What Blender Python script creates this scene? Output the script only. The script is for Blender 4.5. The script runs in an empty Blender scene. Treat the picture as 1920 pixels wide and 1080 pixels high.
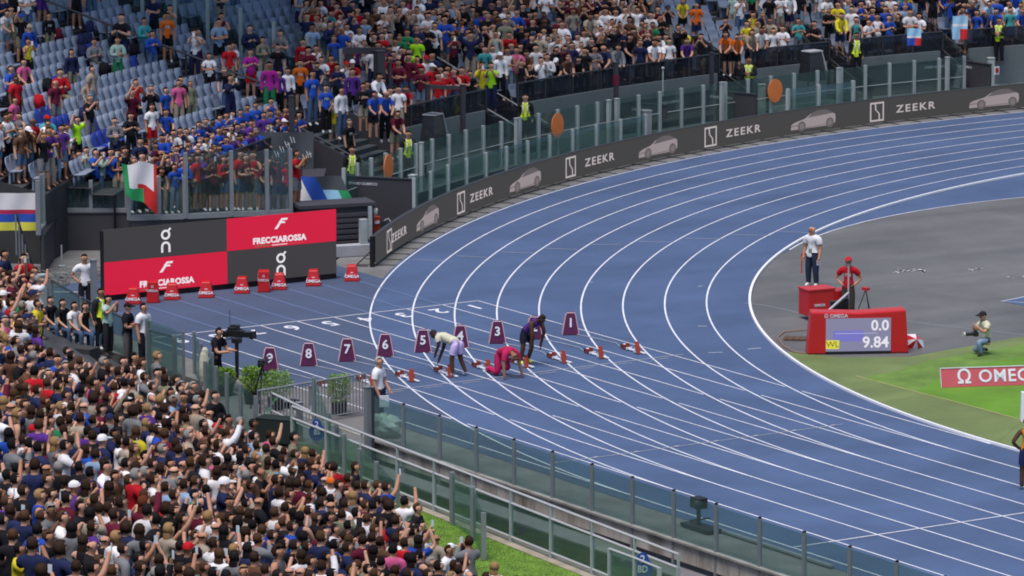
import bpy, math, random
import numpy as np
from mathutils import Vector, Matrix
random.seed(7); np.random.seed(7)
S = bpy.context.scene
COL = S.collection
# ---------------------------------------------------------------- camera, world, sun, exposure
F_PX = 9594.13682; CAM = (112.418520, -76.0759438, 25.8182); YAW, PITCH, ROLL = 2.57880677, 0.174746633, -0.00290743688
BR, BX, LW = 36.118, 14.854, 1.19157          # bend centre (BX, BR), kerb radius BR, lane width
fw = Vector((math.cos(PITCH)*math.cos(YAW), math.cos(PITCH)*math.sin(YAW), -math.sin(PITCH)))
r0 = fw.cross(Vector((0, 0, 1))).normalized(); u0 = r0.cross(fw)
rt = r0*math.cos(ROLL)+u0*math.sin(ROLL); up = -r0*math.sin(ROLL)+u0*math.cos(ROLL)
cd = bpy.data.cameras.new('camera'); cam = bpy.data.objects.new('camera', cd); COL.objects.link(cam)
cd.sensor_width = 36; cd.lens = F_PX/1920*36; cd.clip_start = 1; cd.clip_end = 3000
cam.matrix_world = Matrix(((rt.x, up.x, -fw.x, CAM[0]), (rt.y, up.y, -fw.y, CAM[1]), (rt.z, up.z, -fw.z, CAM[2]), (0, 0, 0, 1)))
S.camera = cam
W = bpy.data.worlds.new('World'); S.world = W; W.use_nodes = True
nt = W.node_tree; bg = nt.nodes['Background']; sky = nt.nodes.new('ShaderNodeTexSky')
SUN_EL, SUN_ROT = math.radians(70), math.radians(150)
sky.sky_type = 'NISHITA'; sky.sun_disc = False; sky.sun_elevation = SUN_EL; sky.sun_rotation = SUN_ROT
nt.links.new(sky.outputs[0], bg.inputs[0]); bg.inputs[1].default_value = 0.095
sd = bpy.data.lights.new('sun', 'SUN'); sd.energy = 2.75; sd.angle = math.radians(32); sd.color = (1, .925, .88)
sun = bpy.data.objects.new('sun', sd); COL.objects.link(sun)
sv = Vector((math.sin(SUN_ROT)*math.cos(SUN_EL), math.cos(SUN_ROT)*math.cos(SUN_EL), math.sin(SUN_EL)))
sun.rotation_euler = sv.to_track_quat('Z', 'Y').to_euler()
vs = S.view_settings; vs.view_transform = 'Standard'; vs.look = 'None'; vs.gamma = 1; vs.use_curve_mapping = False; vs.exposure = 0.46
S.cycles.pixel_filter_type = 'BLACKMAN_HARRIS'; S.cycles.filter_width = 1.9; S.cycles.max_bounces = 6; S.cycles.transparent_max_bounces = 16

# ---------------------------------------------------------------- placing by known surfaces
def ray(px, py): return (fw*F_PX+rt*(px-960)-up*(py-540)).normalized()
def at(px, py, z=0.0):
    d = ray(px, py); t = (z-CAM[2])/d.z; return Vector(CAM)+d*t
def cyl(px, py, r):
    d = ray(px, py); ox, oy = CAM[0]-BX, CAM[1]-BR
    a = d.x*d.x+d.y*d.y; b = 2*(ox*d.x+oy*d.y); c = ox*ox+oy*oy-r*r; q = b*b-4*a*c
    if q < 0: return None
    return Vector(CAM)+d*((-b+math.sqrt(q))/(2*a))
def proj(P):
    d = Vector(P)-Vector(CAM); z = d.dot(fw); return 960+F_PX*d.dot(rt)/z, 540-F_PX*d.dot(up)/z
def pol(r, a, z=0.0): a = math.radians(a); return Vector((BX+r*math.cos(a), BR+r*math.sin(a), z))
def ang(P): return math.degrees(math.atan2(P[1]-BR, P[0]-BX))
def rad(P): return math.hypot(P[0]-BX, P[1]-BR)
FZ0, FR0, FD, FH = 1.15, 53.7, .72, .19        # far stand: front height, front radius, row depth, row rise
def farfloor(r): return FZ0+FH*max(0, math.floor((r-FR0)/FD+1e-6))
def far_at(px, py, dz):                          # the row under something seen at (px,py) dz above its floor
    r = FR0
    while r < 90:
        P = cyl(px, py, r)
        if P and P.z <= FZ0+(r-FR0)/FD*FH+dz: return r, ang(P)
        r += .06
    return None
NB, NM, NZ0, ND, NH = -14.75, -.235, -.05, .90, .37   # near stand front line Y = NB + NM X
NL = math.hypot(1, NM); NT = Vector((1/NL, NM/NL, 0)); NN = Vector((NM/NL, -1/NL, 0))
def nearP(X0, s, z=0): return Vector((X0, NB+NM*X0, z))+NN*s
# ---------------------------------------------------------------- materials
MATS = {}
def mat(name, col, rough=.7, noise=0.0, scale=4.0, metal=0.0, bump=0.0, emit=None, col2=None, spec=.4, detail=6, stretch=None):
    if name in MATS: return MATS[name]
    m = bpy.data.materials.new(name); m.use_nodes = True; t = m.node_tree; N = t.nodes; L = t.links
    b = N['Principled BSDF']; b.inputs['Roughness'].default_value = rough; b.inputs['Metallic'].default_value = metal
    b.inputs['Specular IOR Level'].default_value = spec
    b.inputs['Base Color'].default_value = (*col, 1)
    if noise or bump or col2:
        tc = N.new('ShaderNodeTexCoord'); mp = N.new('ShaderNodeMapping'); L.new(tc.outputs['Object'], mp.inputs[0])
        if stretch: mp.inputs['Scale'].default_value = stretch
        nz = N.new('ShaderNodeTexNoise'); nz.inputs['Scale'].default_value = scale; nz.inputs['Detail'].default_value = detail
        nz.inputs['Roughness'].default_value = .65; L.new(mp.outputs[0], nz.inputs[0])
        if noise or col2:
            cr = N.new('ShaderNodeValToRGB'); L.new(nz.outputs[0], cr.inputs[0])
            c1 = tuple(max(0, c*(1-noise)) for c in col); c2 = col2 or tuple(min(1, c*(1+noise)) for c in col)
            cr.color_ramp.elements[0].position = .3; cr.color_ramp.elements[1].position = .7
            cr.color_ramp.elements[0].color = (*c1, 1); cr.color_ramp.elements[1].color = (*c2, 1)
            L.new(cr.outputs[0], b.inputs['Base Color'])
        if bump:
            bp = N.new('ShaderNodeBump'); bp.inputs['Strength'].default_value = bump; bp.inputs['Distance'].default_value = .02
            L.new(nz.outputs[0], bp.inputs['Height']); L.new(bp.outputs[0], b.inputs['Normal'])
    if emit is not None:
        b.inputs['Emission Color'].default_value = (*col, 1); b.inputs['Emission Strength'].default_value = emit*.70
        b.inputs['Base Color'].default_value = (.015, .015, .015, 1); b.inputs['Specular IOR Level'].default_value = .08
    MATS[name] = m; return m
def objcol_mat(name, rough=.85, attr=None, shade_tone=.22):
    m = bpy.data.materials.new(name); m.use_nodes = True; t = m.node_tree; N = t.nodes; L = t.links; b = N['Principled BSDF']
    b.inputs['Roughness'].default_value = rough; b.inputs['Specular IOR Level'].default_value = .10
    if attr: s = N.new('ShaderNodeVertexColor'); s.layer_name = attr; so = s.outputs[0]
    else: s = N.new('ShaderNodeObjectInfo'); so = s.outputs['Color']
    tc = N.new('ShaderNodeTexCoord'); nz = N.new('ShaderNodeTexNoise'); nz.inputs['Scale'].default_value = 9; nz.inputs['Detail'].default_value = 3
    L.new(tc.outputs['Object'], nz.inputs[0]); mr = N.new('ShaderNodeMapRange'); mr.inputs['To Min'].default_value = 1-shade_tone; mr.inputs['To Max'].default_value = 1+shade_tone  # light and dark of folds painted as colour noise; plain tone on skin, hair
    L.new(nz.outputs[0], mr.inputs[0]); mx = N.new('ShaderNodeVectorMath'); mx.operation = 'SCALE'
    L.new(so, mx.inputs[0]); L.new(mr.outputs[0], mx.inputs['Scale']); L.new(mx.outputs[0], b.inputs['Base Color'])
    if name == 'cloth':
        def mth(op, a_, b_=None):
            q = N.new('ShaderNodeMath'); q.operation = op
            for i_, v_ in enumerate((a_, b_)):
                if v_ is None: continue
                if isinstance(v_, (int, float)): q.inputs[i_].default_value = v_
                else: L.new(v_, q.inputs[i_])
            return q.outputs[0]
        sx = N.new('ShaderNodeSeparateXYZ'); L.new(tc.outputs['Object'], sx.inputs[0]); rn = s.outputs['Random']
        m1 = mth('LESS_THAN', mth('ABSOLUTE', sx.outputs[1]), .085); m2 = mth('LESS_THAN', mth('ABSOLUTE', mth('SUBTRACT', sx.outputs[2], 1.27)), .045)
        pr_ = mth('MULTIPLY', mth('MULTIPLY', m1, m2), mth('MULTIPLY', mth('GREATER_THAN', rn, .68), mth('GREATER_THAN', nz.outputs[0], .42)))
        st_ = mth('MULTIPLY', mth('GREATER_THAN', mth('SINE', mth('MULTIPLY', sx.outputs[2], 60)), .2), mth('MULTIPLY', mth('LESS_THAN', rn, -1.0), mth('GREATER_THAN', sx.outputs[2], 1.0)))
        al = mth('MULTIPLY', mth('MAXIMUM', pr_, st_), .75); mc = N.new('ShaderNodeMix'); mc.data_type = 'RGBA'; L.new(al, mc.inputs[0]); L.new(mx.outputs[0], mc.inputs[6]); mc.inputs[7].default_value = (.5, .5, .5, 1); L.new(mc.outputs[2], b.inputs['Base Color'])
    bp = N.new('ShaderNodeBump'); bp.inputs['Strength'].default_value = .35; bp.inputs['Distance'].default_value = .02
    L.new(nz.outputs[0], bp.inputs['Height']); L.new(bp.outputs[0], b.inputs['Normal']); MATS[name] = m; return m
def glass_mat(name, tint, refl=.08, dif=.12, body=(.22, .32, .30)):
    m = bpy.data.materials.new(name); m.use_nodes = True; t = m.node_tree; N = t.nodes; L = t.links; N.remove(N['Principled BSDF'])
    tr = N.new('ShaderNodeBsdfTransparent'); tr.inputs[0].default_value = (*tint, 1)
    gl = N.new('ShaderNodeBsdfGlossy'); gl.inputs['Roughness'].default_value = .06; gl.inputs[0].default_value = (.8, .9, .9, 1)
    df = N.new('ShaderNodeBsdfDiffuse'); df.inputs[0].default_value = (*body, 1)
    tc = N.new('ShaderNodeTexCoord'); nz = N.new('ShaderNodeTexNoise'); nz.inputs['Scale'].default_value = 1.3; L.new(tc.outputs['Object'], nz.inputs[0])
    mr = N.new('ShaderNodeMapRange'); mr.inputs['To Min'].default_value = dif*.4; mr.inputs['To Max'].default_value = dif*1.7; L.new(nz.outputs[0], mr.inputs[0])
    m1 = N.new('ShaderNodeMixShader'); L.new(mr.outputs[0], m1.inputs[0]); L.new(tr.outputs[0], m1.inputs[1]); L.new(df.outputs[0], m1.inputs[2])
    m2 = N.new('ShaderNodeMixShader'); m2.inputs[0].default_value = refl; L.new(m1.outputs[0], m2.inputs[1]); L.new(gl.outputs[0], m2.inputs[2])
    L.new(m2.outputs[0], N['Material Output'].inputs[0]); MATS[name] = m; return m
GLASS = glass_mat('fence_glass', (.76, .86, .84), .07, .13); GLASSD = glass_mat('smoked_glass', (.46, .47, .52), .05, .16, (.09, .10, .12))
CLOTH = objcol_mat('cloth'); SKIN = objcol_mat('skin', .6, shade_tone=.08); HAIRM = objcol_mat('hair', .7, shade_tone=.3); CROWDM = objcol_mat('crowd_cloth', .85, 'Col', .15)
M_TRACK = mat('track_blue', (.064, .102, .200), .8, .16, .30, bump=.0, detail=9, spec=.3)
M_WHITE = mat('white_paint', (.68, .70, .76), .6, .08, 6)
M_DUST = mat('worn_line', (.34, .36, .42), .7, .2, 6)
M_APRON = mat('apron_grey', (.155, .155, .152), .85, .28, .8, detail=9)
M_ASPH = mat('infield_asphalt', (.118, .120, .122), .85, .26, .18, detail=10)
M_TURF = mat('turf_bright', (.105, .235, .018), .9, .18, .5, bump=.5)
M_TURF2 = mat('turf_dull', (.130, .175, .060), .9, .2, .4, bump=.3)
M_GRASS = mat('grass_green', (.115, .215, .025), .95, .3, 2.5, bump=.8)
M_CONC = mat('concrete', (.25, .24, .22), .9, .35, 1.4, detail=9)
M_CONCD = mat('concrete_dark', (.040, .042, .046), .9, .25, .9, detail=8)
M_WALLG = mat('wall_grey', (.14, .165, .17), .8, .15, .7)
M_ANTH = mat('anthracite_panel', (.050, .048, .058), .6, .08, .5)
M_DARK = mat('dark_metal', (.035, .038, .045), .5, .1, 3, spec=.5)
M_GALV = mat('galvanised_steel', (.26, .275, .29), .5, .12, 3, metal=.3)
M_WPOST = mat('pale_post', (.36, .40, .40), .55, .12, 3)
M_RED = mat('glossy_red', (.52, .012, .016), .35, .06, 2, spec=.5)
M_MAROON = mat('maroon_box', (.085, .007, .050), .35, .1, 2, spec=.5)
M_PINKEDGE = mat('pink_trim', (.65, .42, .50), .5)
M_PADRED = mat('block_pad', (.24, .035, .022), .8, .12, 14)
M_BLACK = mat('black_plastic', (.012, .012, .015), .45)
M_ORANGE = mat('orange_disc', (.88, .24, .06), .6, .08, 2)
M_LEAF = mat('leaf_green', (.15, .27, .02), .7, .4, 9)
M_LEAFD = mat('weed_green', (.035, .06, .02), .8, .4, 5)
M_SEAT = mat('seat_pale_blue', (.235, .285, .385), .5, .16, .35); M_SEATB = mat('seat_deep_blue', (.015, .04, .30), .45, .1, 2)
E_RED = mat('screen_red', (.66, .010, .050), emit=.95); E_GREY = mat('screen_grey', (.046, .043, .047), emit=1.0)
E_WHITE = mat('screen_white', (.95, .92, 1.0), emit=.85); E_BGREY = mat('board_grey', (.060, .057, .057), emit=.9)
E_PALE = mat('board_pale', (.80, .72, .75), emit=.62); E_CAR = mat('board_car', (.50, .43, .45), emit=.62); E_CARD = mat('board_car_dark', (.15, .13, .14), emit=.8)
E_YEL = mat('screen_yellow', (.85, .80, .08), emit=.85)

def weather_sheen(m, sc_, amt, stretch, fine=45.0, rlo=.55, rhi=.9):
    t = m.node_tree; N = t.nodes; L = t.links; b = N['Principled BSDF']; src = b.inputs['Base Color'].links[0].from_socket
    tc = N.new('ShaderNodeTexCoord'); mp = N.new('ShaderNodeMapping'); mp.inputs['Scale'].default_value = stretch; mp.inputs['Rotation'].default_value = (0, 0, .5); L.new(tc.outputs['Object'], mp.inputs[0])
    n1 = N.new('ShaderNodeTexNoise'); n1.inputs['Scale'].default_value = sc_; n1.inputs['Detail'].default_value = 8; n1.inputs['Distortion'].default_value = .6; L.new(mp.outputs[0], n1.inputs[0])
    n2 = N.new('ShaderNodeTexNoise'); n2.inputs['Scale'].default_value = fine; n2.inputs['Detail'].default_value = 2; L.new(tc.outputs['Object'], n2.inputs[0])
    ad = N.new('ShaderNodeMath'); ad.operation = 'MULTIPLY_ADD'; L.new(n2.outputs[0], ad.inputs[0]); ad.inputs[1].default_value = .35; L.new(n1.outputs[0], ad.inputs[2])
    mr = N.new('ShaderNodeMapRange'); mr.inputs['From Min'].default_value = .38; mr.inputs['From Max'].default_value = .95; mr.inputs['To Min'].default_value = 1-amt; mr.inputs['To Max'].default_value = 1+amt; L.new(ad.outputs[0], mr.inputs[0])
    sc2 = N.new('ShaderNodeVectorMath'); sc2.operation = 'SCALE'; L.new(src, sc2.inputs[0]); L.new(mr.outputs[0], sc2.inputs['Scale']); L.new(sc2.outputs[0], b.inputs['Base Color'])
    m2 = N.new('ShaderNodeMapRange'); m2.inputs['To Min'].default_value = rlo; m2.inputs['To Max'].default_value = rhi; L.new(n1.outputs[0], m2.inputs[0]); L.new(m2.outputs[0], b.inputs['Roughness'])
weather_sheen(M_TRACK, .5, .13, (1, .35, 1)); weather_sheen(M_ASPH, .35, .30, (1, .22, 1), 30, .35, .9); weather_sheen(M_TURF, .8, .18, (1, .3, 1), 20, .8, .95); weather_sheen(M_TURF2, .7, .22, (1, .3, 1), 20, .8, .95); weather_sheen(M_WHITE, 1.3, .12, (1, 1, 1), 20, .5, .8)  # asphalt: its reflective wet-look streaks are painted into the tone, roughness varies too
# ---------------------------------------------------------------- object helpers
def tag(o, label=None, cat=None, group=None, kind=None):
    if label: o['label'] = label
    if cat: o['category'] = cat
    if group: o['group'] = group
    if kind: o['kind'] = kind
    return o
def empty(name, loc=(0, 0, 0), rz=0.0, **k):
    o = bpy.data.objects.new(name, None); COL.objects.link(o); o.location = loc; o.rotation_euler = (0, 0, rz); o.empty_display_size = .2
    return tag(o, **k)
class MB:
    def __init__(s): s.v = []; s.f = []; s.m = []
    def add(s, V, Fc, mi=0):
        n = len(s.v); s.v += [tuple(x) for x in V]; s.f += [tuple(i+n for i in f) for f in Fc]; s.m += [mi]*len(Fc); return s
    def box(s, c, d, ax=None, mi=0, taper=1.0, rz=0.0):
        X, Y, Z = ax if ax else (Vector((math.cos(rz), math.sin(rz), 0)), Vector((-math.sin(rz), math.cos(rz), 0)), Vector((0, 0, 1)))
        c = Vector(c); P = []
        for k in (-1, 1):
            t = taper if k > 0 else 1
            for i, j in ((-1, -1), (1, -1), (1, 1), (-1, 1)): P.append(c+X*(i*d[0]/2*t)+Y*(j*d[1]/2*t)+Z*(k*d[2]/2))
        return s.add(P, [(3, 2, 1, 0), (4, 5, 6, 7), (0, 1, 5, 4), (1, 2, 6, 5), (2, 3, 7, 6), (3, 0, 4, 7)], mi)
    def bar(s, a, b, w, h=None, n=6, mi=0):
        a = Vector(a); b = Vector(b); d = (b-a)
        if d.length < 1e-6: return s
        d.normalize(); r = d.cross(Vector((0, 0, 1)))
        if r.length < .01: r = Vector((1, 0, 0))
        r.normalize(); u = r.cross(d)
        if h is not None:
            P = []
            for q in (a, b):
                for i, j in ((-1, -1), (1, -1), (1, 1), (-1, 1)): P.append(q+r*(i*w/2)+u*(j*h/2))
            return s.add(P, [(3, 2, 1, 0), (4, 5, 6, 7), (0, 1, 5, 4), (1, 2, 6, 5), (2, 3, 7, 6), (3, 0, 4, 7)], mi)
        P = [q+r*(math.cos(2*math.pi*i/n)*w/2)+u*(math.sin(2*math.pi*i/n)*w/2) for q in (a, b) for i in range(n)]
        return s.add(P, [(i, (i+1) % n, n+(i+1) % n, n+i) for i in range(n)]+[tuple(range(n-1, -1, -1)), tuple(range(n, 2*n))], mi)
    def path(s, pts, w, n=6, mi=0):
        for a, b in zip(pts, pts[1:]): s.bar(a, b, w, n=n, mi=mi)
        return s
    def ball(s, c, r, n=10, m=7, mi=0, rough=0):
        c = Vector(c); r = r if isinstance(r, (tuple, list)) else (r, r, r); V = []; Fc = []
        for i in range(m+1):
            th = math.pi*i/m
            for j in range(n):
                k = 1+(random.random()-.5)*rough
                V.append(c+Vector((r[0]*math.sin(th)*math.cos(2*math.pi*j/n)*k, r[1]*math.sin(th)*math.sin(2*math.pi*j/n)*k, r[2]*math.cos(th)*k)))
        for i in range(m):
            for j in range(n): Fc.append((i*n+j, i*n+n+j, i*n+n+(j+1) % n, i*n+(j+1) % n))
        return s.add(V, Fc, mi)
    def prism(s, poly, O, X, Y, th, mi=0):
        O = Vector(O); X = Vector(X); Y = Vector(Y); Z = X.cross(Y).normalized(); n = len(poly)
        P = [O+X*p[0]+Y*p[1] for p in poly]+[O+X*p[0]+Y*p[1]+Z*th for p in poly]
        return s.add(P, [tuple(range(n-1, -1, -1)), tuple(range(n, 2*n))]+[(i, (i+1) % n, n+(i+1) % n, n+i) for i in range(n)], mi)
    def build(s, name, mats, parent=None, smooth=False, bevel=0, color=None, **k):
        me = bpy.data.meshes.new(name); me.from_pydata(s.v, [], s.f)
        for x in (mats if isinstance(mats, (list, tuple)) else [mats]): me.materials.append(x)
        if max(s.m, default=0): me.polygons.foreach_set('material_index', s.m)
        if smooth: me.polygons.foreach_set('use_smooth', [True]*len(s.f))
        me.update(); o = bpy.data.objects.new(name, me); COL.objects.link(o)
        if parent: o.parent = parent
        if color: o.color = (*color, 1)
        if bevel:
            b = o.modifiers.new('bevel', 'BEVEL'); b.width = bevel; b.segments = 2; b.limit_method = 'ANGLE'
        return tag(o, **k)
def inst(name, me, parent=None, loc=(0, 0, 0), rz=0.0, color=None, sc=None, **k):
    o = bpy.data.objects.new(name, me); COL.objects.link(o); o.location = loc; o.rotation_euler = (0, 0, rz)
    if parent: o.parent = parent
    if color: o.color = (*color, 1)
    if sc: o.scale = sc
    return tag(o, **k)
def text(s, name, O, X, Y, size, m, parent, ext=.004, bold=0.0, align='CENTER', space=1.0, kerned=1.0, align_y='CENTER'):
    c = bpy.data.curves.new(name, 'FONT'); c.body = s; c.size = size; c.extrude = ext; c.align_x = align; c.align_y = align_y
    c.offset = bold; c.space_character = space; c.materials.append(m); c.resolution_u = 3
    X = Vector(X).normalized()*kerned; Y = Vector(Y).normalized(); Z = X.cross(Y).normalized(); o = bpy.data.objects.new(name, c); COL.objects.link(o)
    o.matrix_world = Matrix(((X.x, Y.x, Z.x, O[0]), (X.y, Y.y, Z.y, O[1]), (X.z, Y.z, Z.z, O[2]), (0, 0, 0, 1)))
    TEXTS.append((o, o.matrix_world.copy(), parent)); return o
TEXTS = []
def parent_inv(p):
    M = Matrix.Translation(p.location) @ p.rotation_euler.to_matrix().to_4x4() @ Matrix.Diagonal((*p.scale, 1)); q = p.parent
    return M.inverted()
UPV = Vector((0, 0, 1))
# ---------------------------------------------------------------- SETTING: ground, track, infield
def sheet(name, rings, z, m, parent=None, kind='structure', label=None, **k):
    b = MB()
    for A, B in rings:
        n = len(A)
        b.add([(p[0], p[1], z) for p in A]+[(p[0], p[1], z) for p in B], [(i, i+1, n+i+1, n+i) for i in range(n-1)])
    return b.build(name, m, parent, kind=kind if not parent else None, **k)
def arc(r, a0, a1, n=None):
    n = n or max(2, int(abs(a1-a0)/1.5)); return [(BX+r*math.cos(math.radians(a0+(a1-a0)*i/n)), BR+r*math.sin(math.radians(a0+(a1-a0)*i/n))) for i in range(n+1)]
def ring(r1, r2, a0, a1): return (arc(r1, a0, a1), arc(r2, a0, a1))
b = MB(); b.add([(-900, -900, -1.6), (900, -900, -1.6), (900, 900, -1.6), (-900, 900, -1.6)], [(0, 1, 2, 3)]); b.build('ground', M_CONCD, kind='structure')
# raised platform the track lies on (solid, with the concrete face towards the moat)
A1 = [p for p in arc(48.9, 90, 230)]
outline = [(150, BR*2+13), (BX, BR+48.9)]+A1+[(-25.6, -4.4), (-25.6, -12.42), (150, -12.42)]
b = MB(); n = len(outline)
b.add([(x, y, -.012) for x, y in outline]+[(x, y, -1.6) for x, y in outline], [tuple(range(n))]+[((i+1) % n, i, n+i, n+(i+1) % n) for i in range(n)])
b.build('apron', M_APRON, kind='structure')
R9 = BR+9*LW
track = sheet('running_track', [ring(BR-.02, R9+.12, 88, 271)], -.004, M_TRACK)
sheet('track_straight', [([(BX-.2, .05), (150, .05)], [(BX-.2, -9*LW-.4), (150, -9*LW-.4)])], -.0035, M_TRACK, track)
# chute behind the 100 m start: blue out to the big screen
xs = np.linspace(-19, BX, 40)
def lowarc(x, r): return BR-math.sqrt(max(0, r*r-(x-BX)**2))
sheet('start_chute', [([(x, max(-9*LW-.4, min(-.35, lowarc(x, BR+9*LW-.05))) if x > -15.6 else -.35) for x in xs], [(x, -9*LW-.4) for x in xs])], -.002, mat('track_blue_dull', (.056, .082, .148), .8, .12, .4), track)  # darker, greyer blue than the rest of the track
ll = []
def line_mesh(P, w, z=.004):
    b = MB(); n = len(P); L = []; R = []
    for i, p in enumerate(P):
        a = Vector((*P[max(0, i-1)], 0)); c = Vector((*P[min(n-1, i+1)], 0)); d = (c-a).normalized(); s = Vector((-d.y, d.x, 0))*w/2
        L.append((p[0]+s.x, p[1]+s.y, z)); R.append((p[0]-s.x, p[1]-s.y, z))
    b.add(L+R, [(i, n+i, n+i+1, i+1) for i in range(n-1)]); return b
for k in range(1, 10): line_mesh(arc(BR+k*LW, 92, 270, 240)+[(150, -k*LW)], .047).build('lane_line', M_WHITE, track)
for k in range(0, 10):                           # straight lane lines from the 110 m hurdles line to where they meet the bend lines
    xe = BX-1.5
    pts = [(-9.97, -k*LW)]; segs = []; cur = -9.97
    for j in range(0, 10):                       # small gaps where a bend line crosses
        rj = BR+j*LW; dy = BR+k*LW
        if rj > dy:
            q = rj*rj-dy*dy; x = BX-math.sqrt(q)
            if x-.35 > cur: segs.append((cur, x-.3 if x > -7 else x-.12)); cur = x+.45 if x > -7 else x+.1
    segs.append((cur, BX-.9))
    for a, c in segs:
        if a < c: line_mesh([(a, -k*LW), (c, -k*LW)], .040, .006).build('lane_line', M_WHITE, track)
    if 0 < k < 9: line_mesh([(-16, -k*LW), (-10.1, -k*LW)], .05, .0055).build('faded_line', mat('faded_line', (.13, .2, .36), .8), track)
line_mesh([(-10, .02), (-10, -9*LW)], .05, .008).build('hurdles_start_line', M_WHITE, track)
line_mesh([(0, .3), (0, -9*LW)], .05, .008).build('start_line', M_DUST, track)
line_mesh([(10, -1.6), (10, -10.4)], .04, .008).build('worn_line', M_DUST, track)
line_mesh([(20.63, .0), (20.63, -9*LW)], .05, .008).build('finish_mark', M_WHITE, track)
for k in range(9):
    yk = -LW*(k+.5)
    line_mesh([(.22, yk-.28), (.22, yk+.28)], .035, .008).build('lane_tick', M_DUST, track)
    if k < 8:
        line_mesh([(9.98, -1.9-k*1.19-.06), (9.98, -1.9-k*1.19+.06)], .10, .01).build('lane_tick', M_DUST, track)
for (x1, y1, x2, y2) in [(-17.02, 2.05, -16.36, 2.71), (-16.86, 3.52, -16.13, 4.11), (-16.68, 5.02, -16.0, 5.7), (-16.54, 6.47, -15.82, 7.21), (-16.35, 8.01, -15.9, 8.8), (-16.07, 9.51, -15.3, 10.4), (-15.77, 11.05, -15.0, 12.0), (-15.57, 12.64, -14.7, 13.6), (-15.25, 14.22, -14.43, 14.9)]:
    line_mesh([(x1, y1), (x2, y2)], .04, .008).build('lane_tick', M_DUST, track)
for (x1, y1, x2, y2) in [(.2, .99, .35, 1.36), (.34, 2.19, .41, 2.58), (-3.25, 3.0, -3.1, 3.2), (-10.8, 4.3, -10.75, 4.42), (-8.5, 6.6, -8.5, 6.75)]:
    line_mesh([(x1, y1), (x2, y2)], .035, .008).build('lane_tick', M_WHITE, track)
for k in range(9):                               # lane figures behind the hurdles line, read from the start side
    text(str(k+1), 'lane_number', (-9.25, -LW*(k+.5), .004), (0, -1, 0), (1, 0, 0), .95, M_WHITE, track, ext=.002, bold=.015, kerned=.85)
# kerb
kb = MB(); P = arc(BR-.04, 92, 270, 200)+[(150, .04)]
for a, c in zip(P, P[1:]): kb.bar((*a, .03), (*c, .03), .07, .06)
kb.build('kerb_rail', mat('kerb_white', (.82, .82, .84), .5), track)
sheet('infield_asphalt', [(arc(BR-.08, 92, 270), arc(5, 92, 270))], -.006, M_ASPH)
sheet('infield_blue_strip', [([tuple(Vector(pol(BR-.09, a)).xy) for a in np.linspace(100, 222, 60)], [tuple(Vector(pol(BR-.09-.06-.0060*min(26, max(0, 221-a))**2, a)).xy) for a in np.linspace(100, 222, 60)])], -.002, M_TRACK)
line_mesh([tuple(Vector(pol(BR-.10-.06-.0060*min(26, max(0, 221-a))**2, a)).xy) for a in np.linspace(100, 221, 80)], .05, .003).build('infield_line', M_WHITE, kind='structure')
gt = sheet('infield_turf', [([(1.2, 2.9), (2.6, 3.6), (3.6, 5.2), (2.9, 9.7), (1, 16)], [(x, lowarc(x, BR-.12)+.02) for x in (1.3, 4, 8, 11, 14)]), ([(1, 16), (150, 16)], [(14, .14), (150, .14)])], -.001, M_TURF2)
b = MB(); b.add([(5.2, 8.0, .003), (5.6, 5.6, .003), (6.6, 3.9, .003), (7.6, 2.45, .003), (9.2, 2.5, .003), (150, 2.5, .003), (150, 60, .003), (8, 60, .003), (4.4, 10.5, .003)], [tuple(range(10))])
b.build('grass_pitch', M_TURF, gt)
b = MB(); b.add([(4.0, 8.0, .001), (4.3, 5.4, .001), (5.1, 3.6, .001), (5.3, 2.45, .001), (8, 2.44, .001), (7, 6, .001), (6, 12, .001), (3.6, 11, .001)], [tuple(range(8))]); b.build('grass_transition', mat('turf_mid', (.115, .205, .036), .9, .3, .9, bump=.4), gt)
line_mesh([(5.02, 2.41), (7.2, 2.44), (9.14, 2.5), (60, 2.5)], .035, .006).build('hose_line', mat('straw', (.45, .40, .16), .8), gt)
b = MB(); b.add([(-1.76, 12.48, .002), (-2.6, 15.5, .002), (-.1, 14.6, .002), (-.73, 12.6, .002)], [(0, 1, 2, 3)]); b.build('blue_patch', M_TRACK, kind='structure')
line_mesh([(-2.3, 14.8), (-1.76, 12.48), (-.3, 13.6)], .05, .004).build('patch_line', M_WHITE, kind='structure')
random.seed(3)
for cx, cy, n, s in [(-7.5, 13.2, 6, .16), (-7.1, 13.6, 3, .12), (-4.7, 15.3, 4, .2), (-6.5, 15.0, 3, .12)]:
    b = MB()
    for i in range(n):
        x, y = cx+random.gauss(0, s), cy+random.gauss(0, s); l = random.uniform(.08, .35); w = random.uniform(.02, .09); a = random.uniform(0, 3.14)
        q = [(x+math.cos(a+t)*l*random.uniform(.5, 1)*math.cos(t)+math.sin(t)*w, y+math.sin(a+t)*l*math.cos(t)*.8+math.cos(t)*w, .001) for t in np.linspace(0, 6.28, 9)[:-1]]
        b.add(q, [tuple(range(8))])
    b.build('chalk_stain', mat('chalk', (.60, .61, .63), .9, .3, 20), kind='stuff')
line_mesh([tuple(at(x, y).xy) for x, y in [(1395, 568), (1430, 572), (1470, 580), (1508, 590)]], .03, .004).build('cable_line', M_DUST, kind='structure')
line_mesh([tuple(at(x, y).xy) for x, y in [(1700, 602), (1760, 610), (1920, 628)]], .03, .004).build('cable_line', M_DUST, kind='structure')

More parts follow.
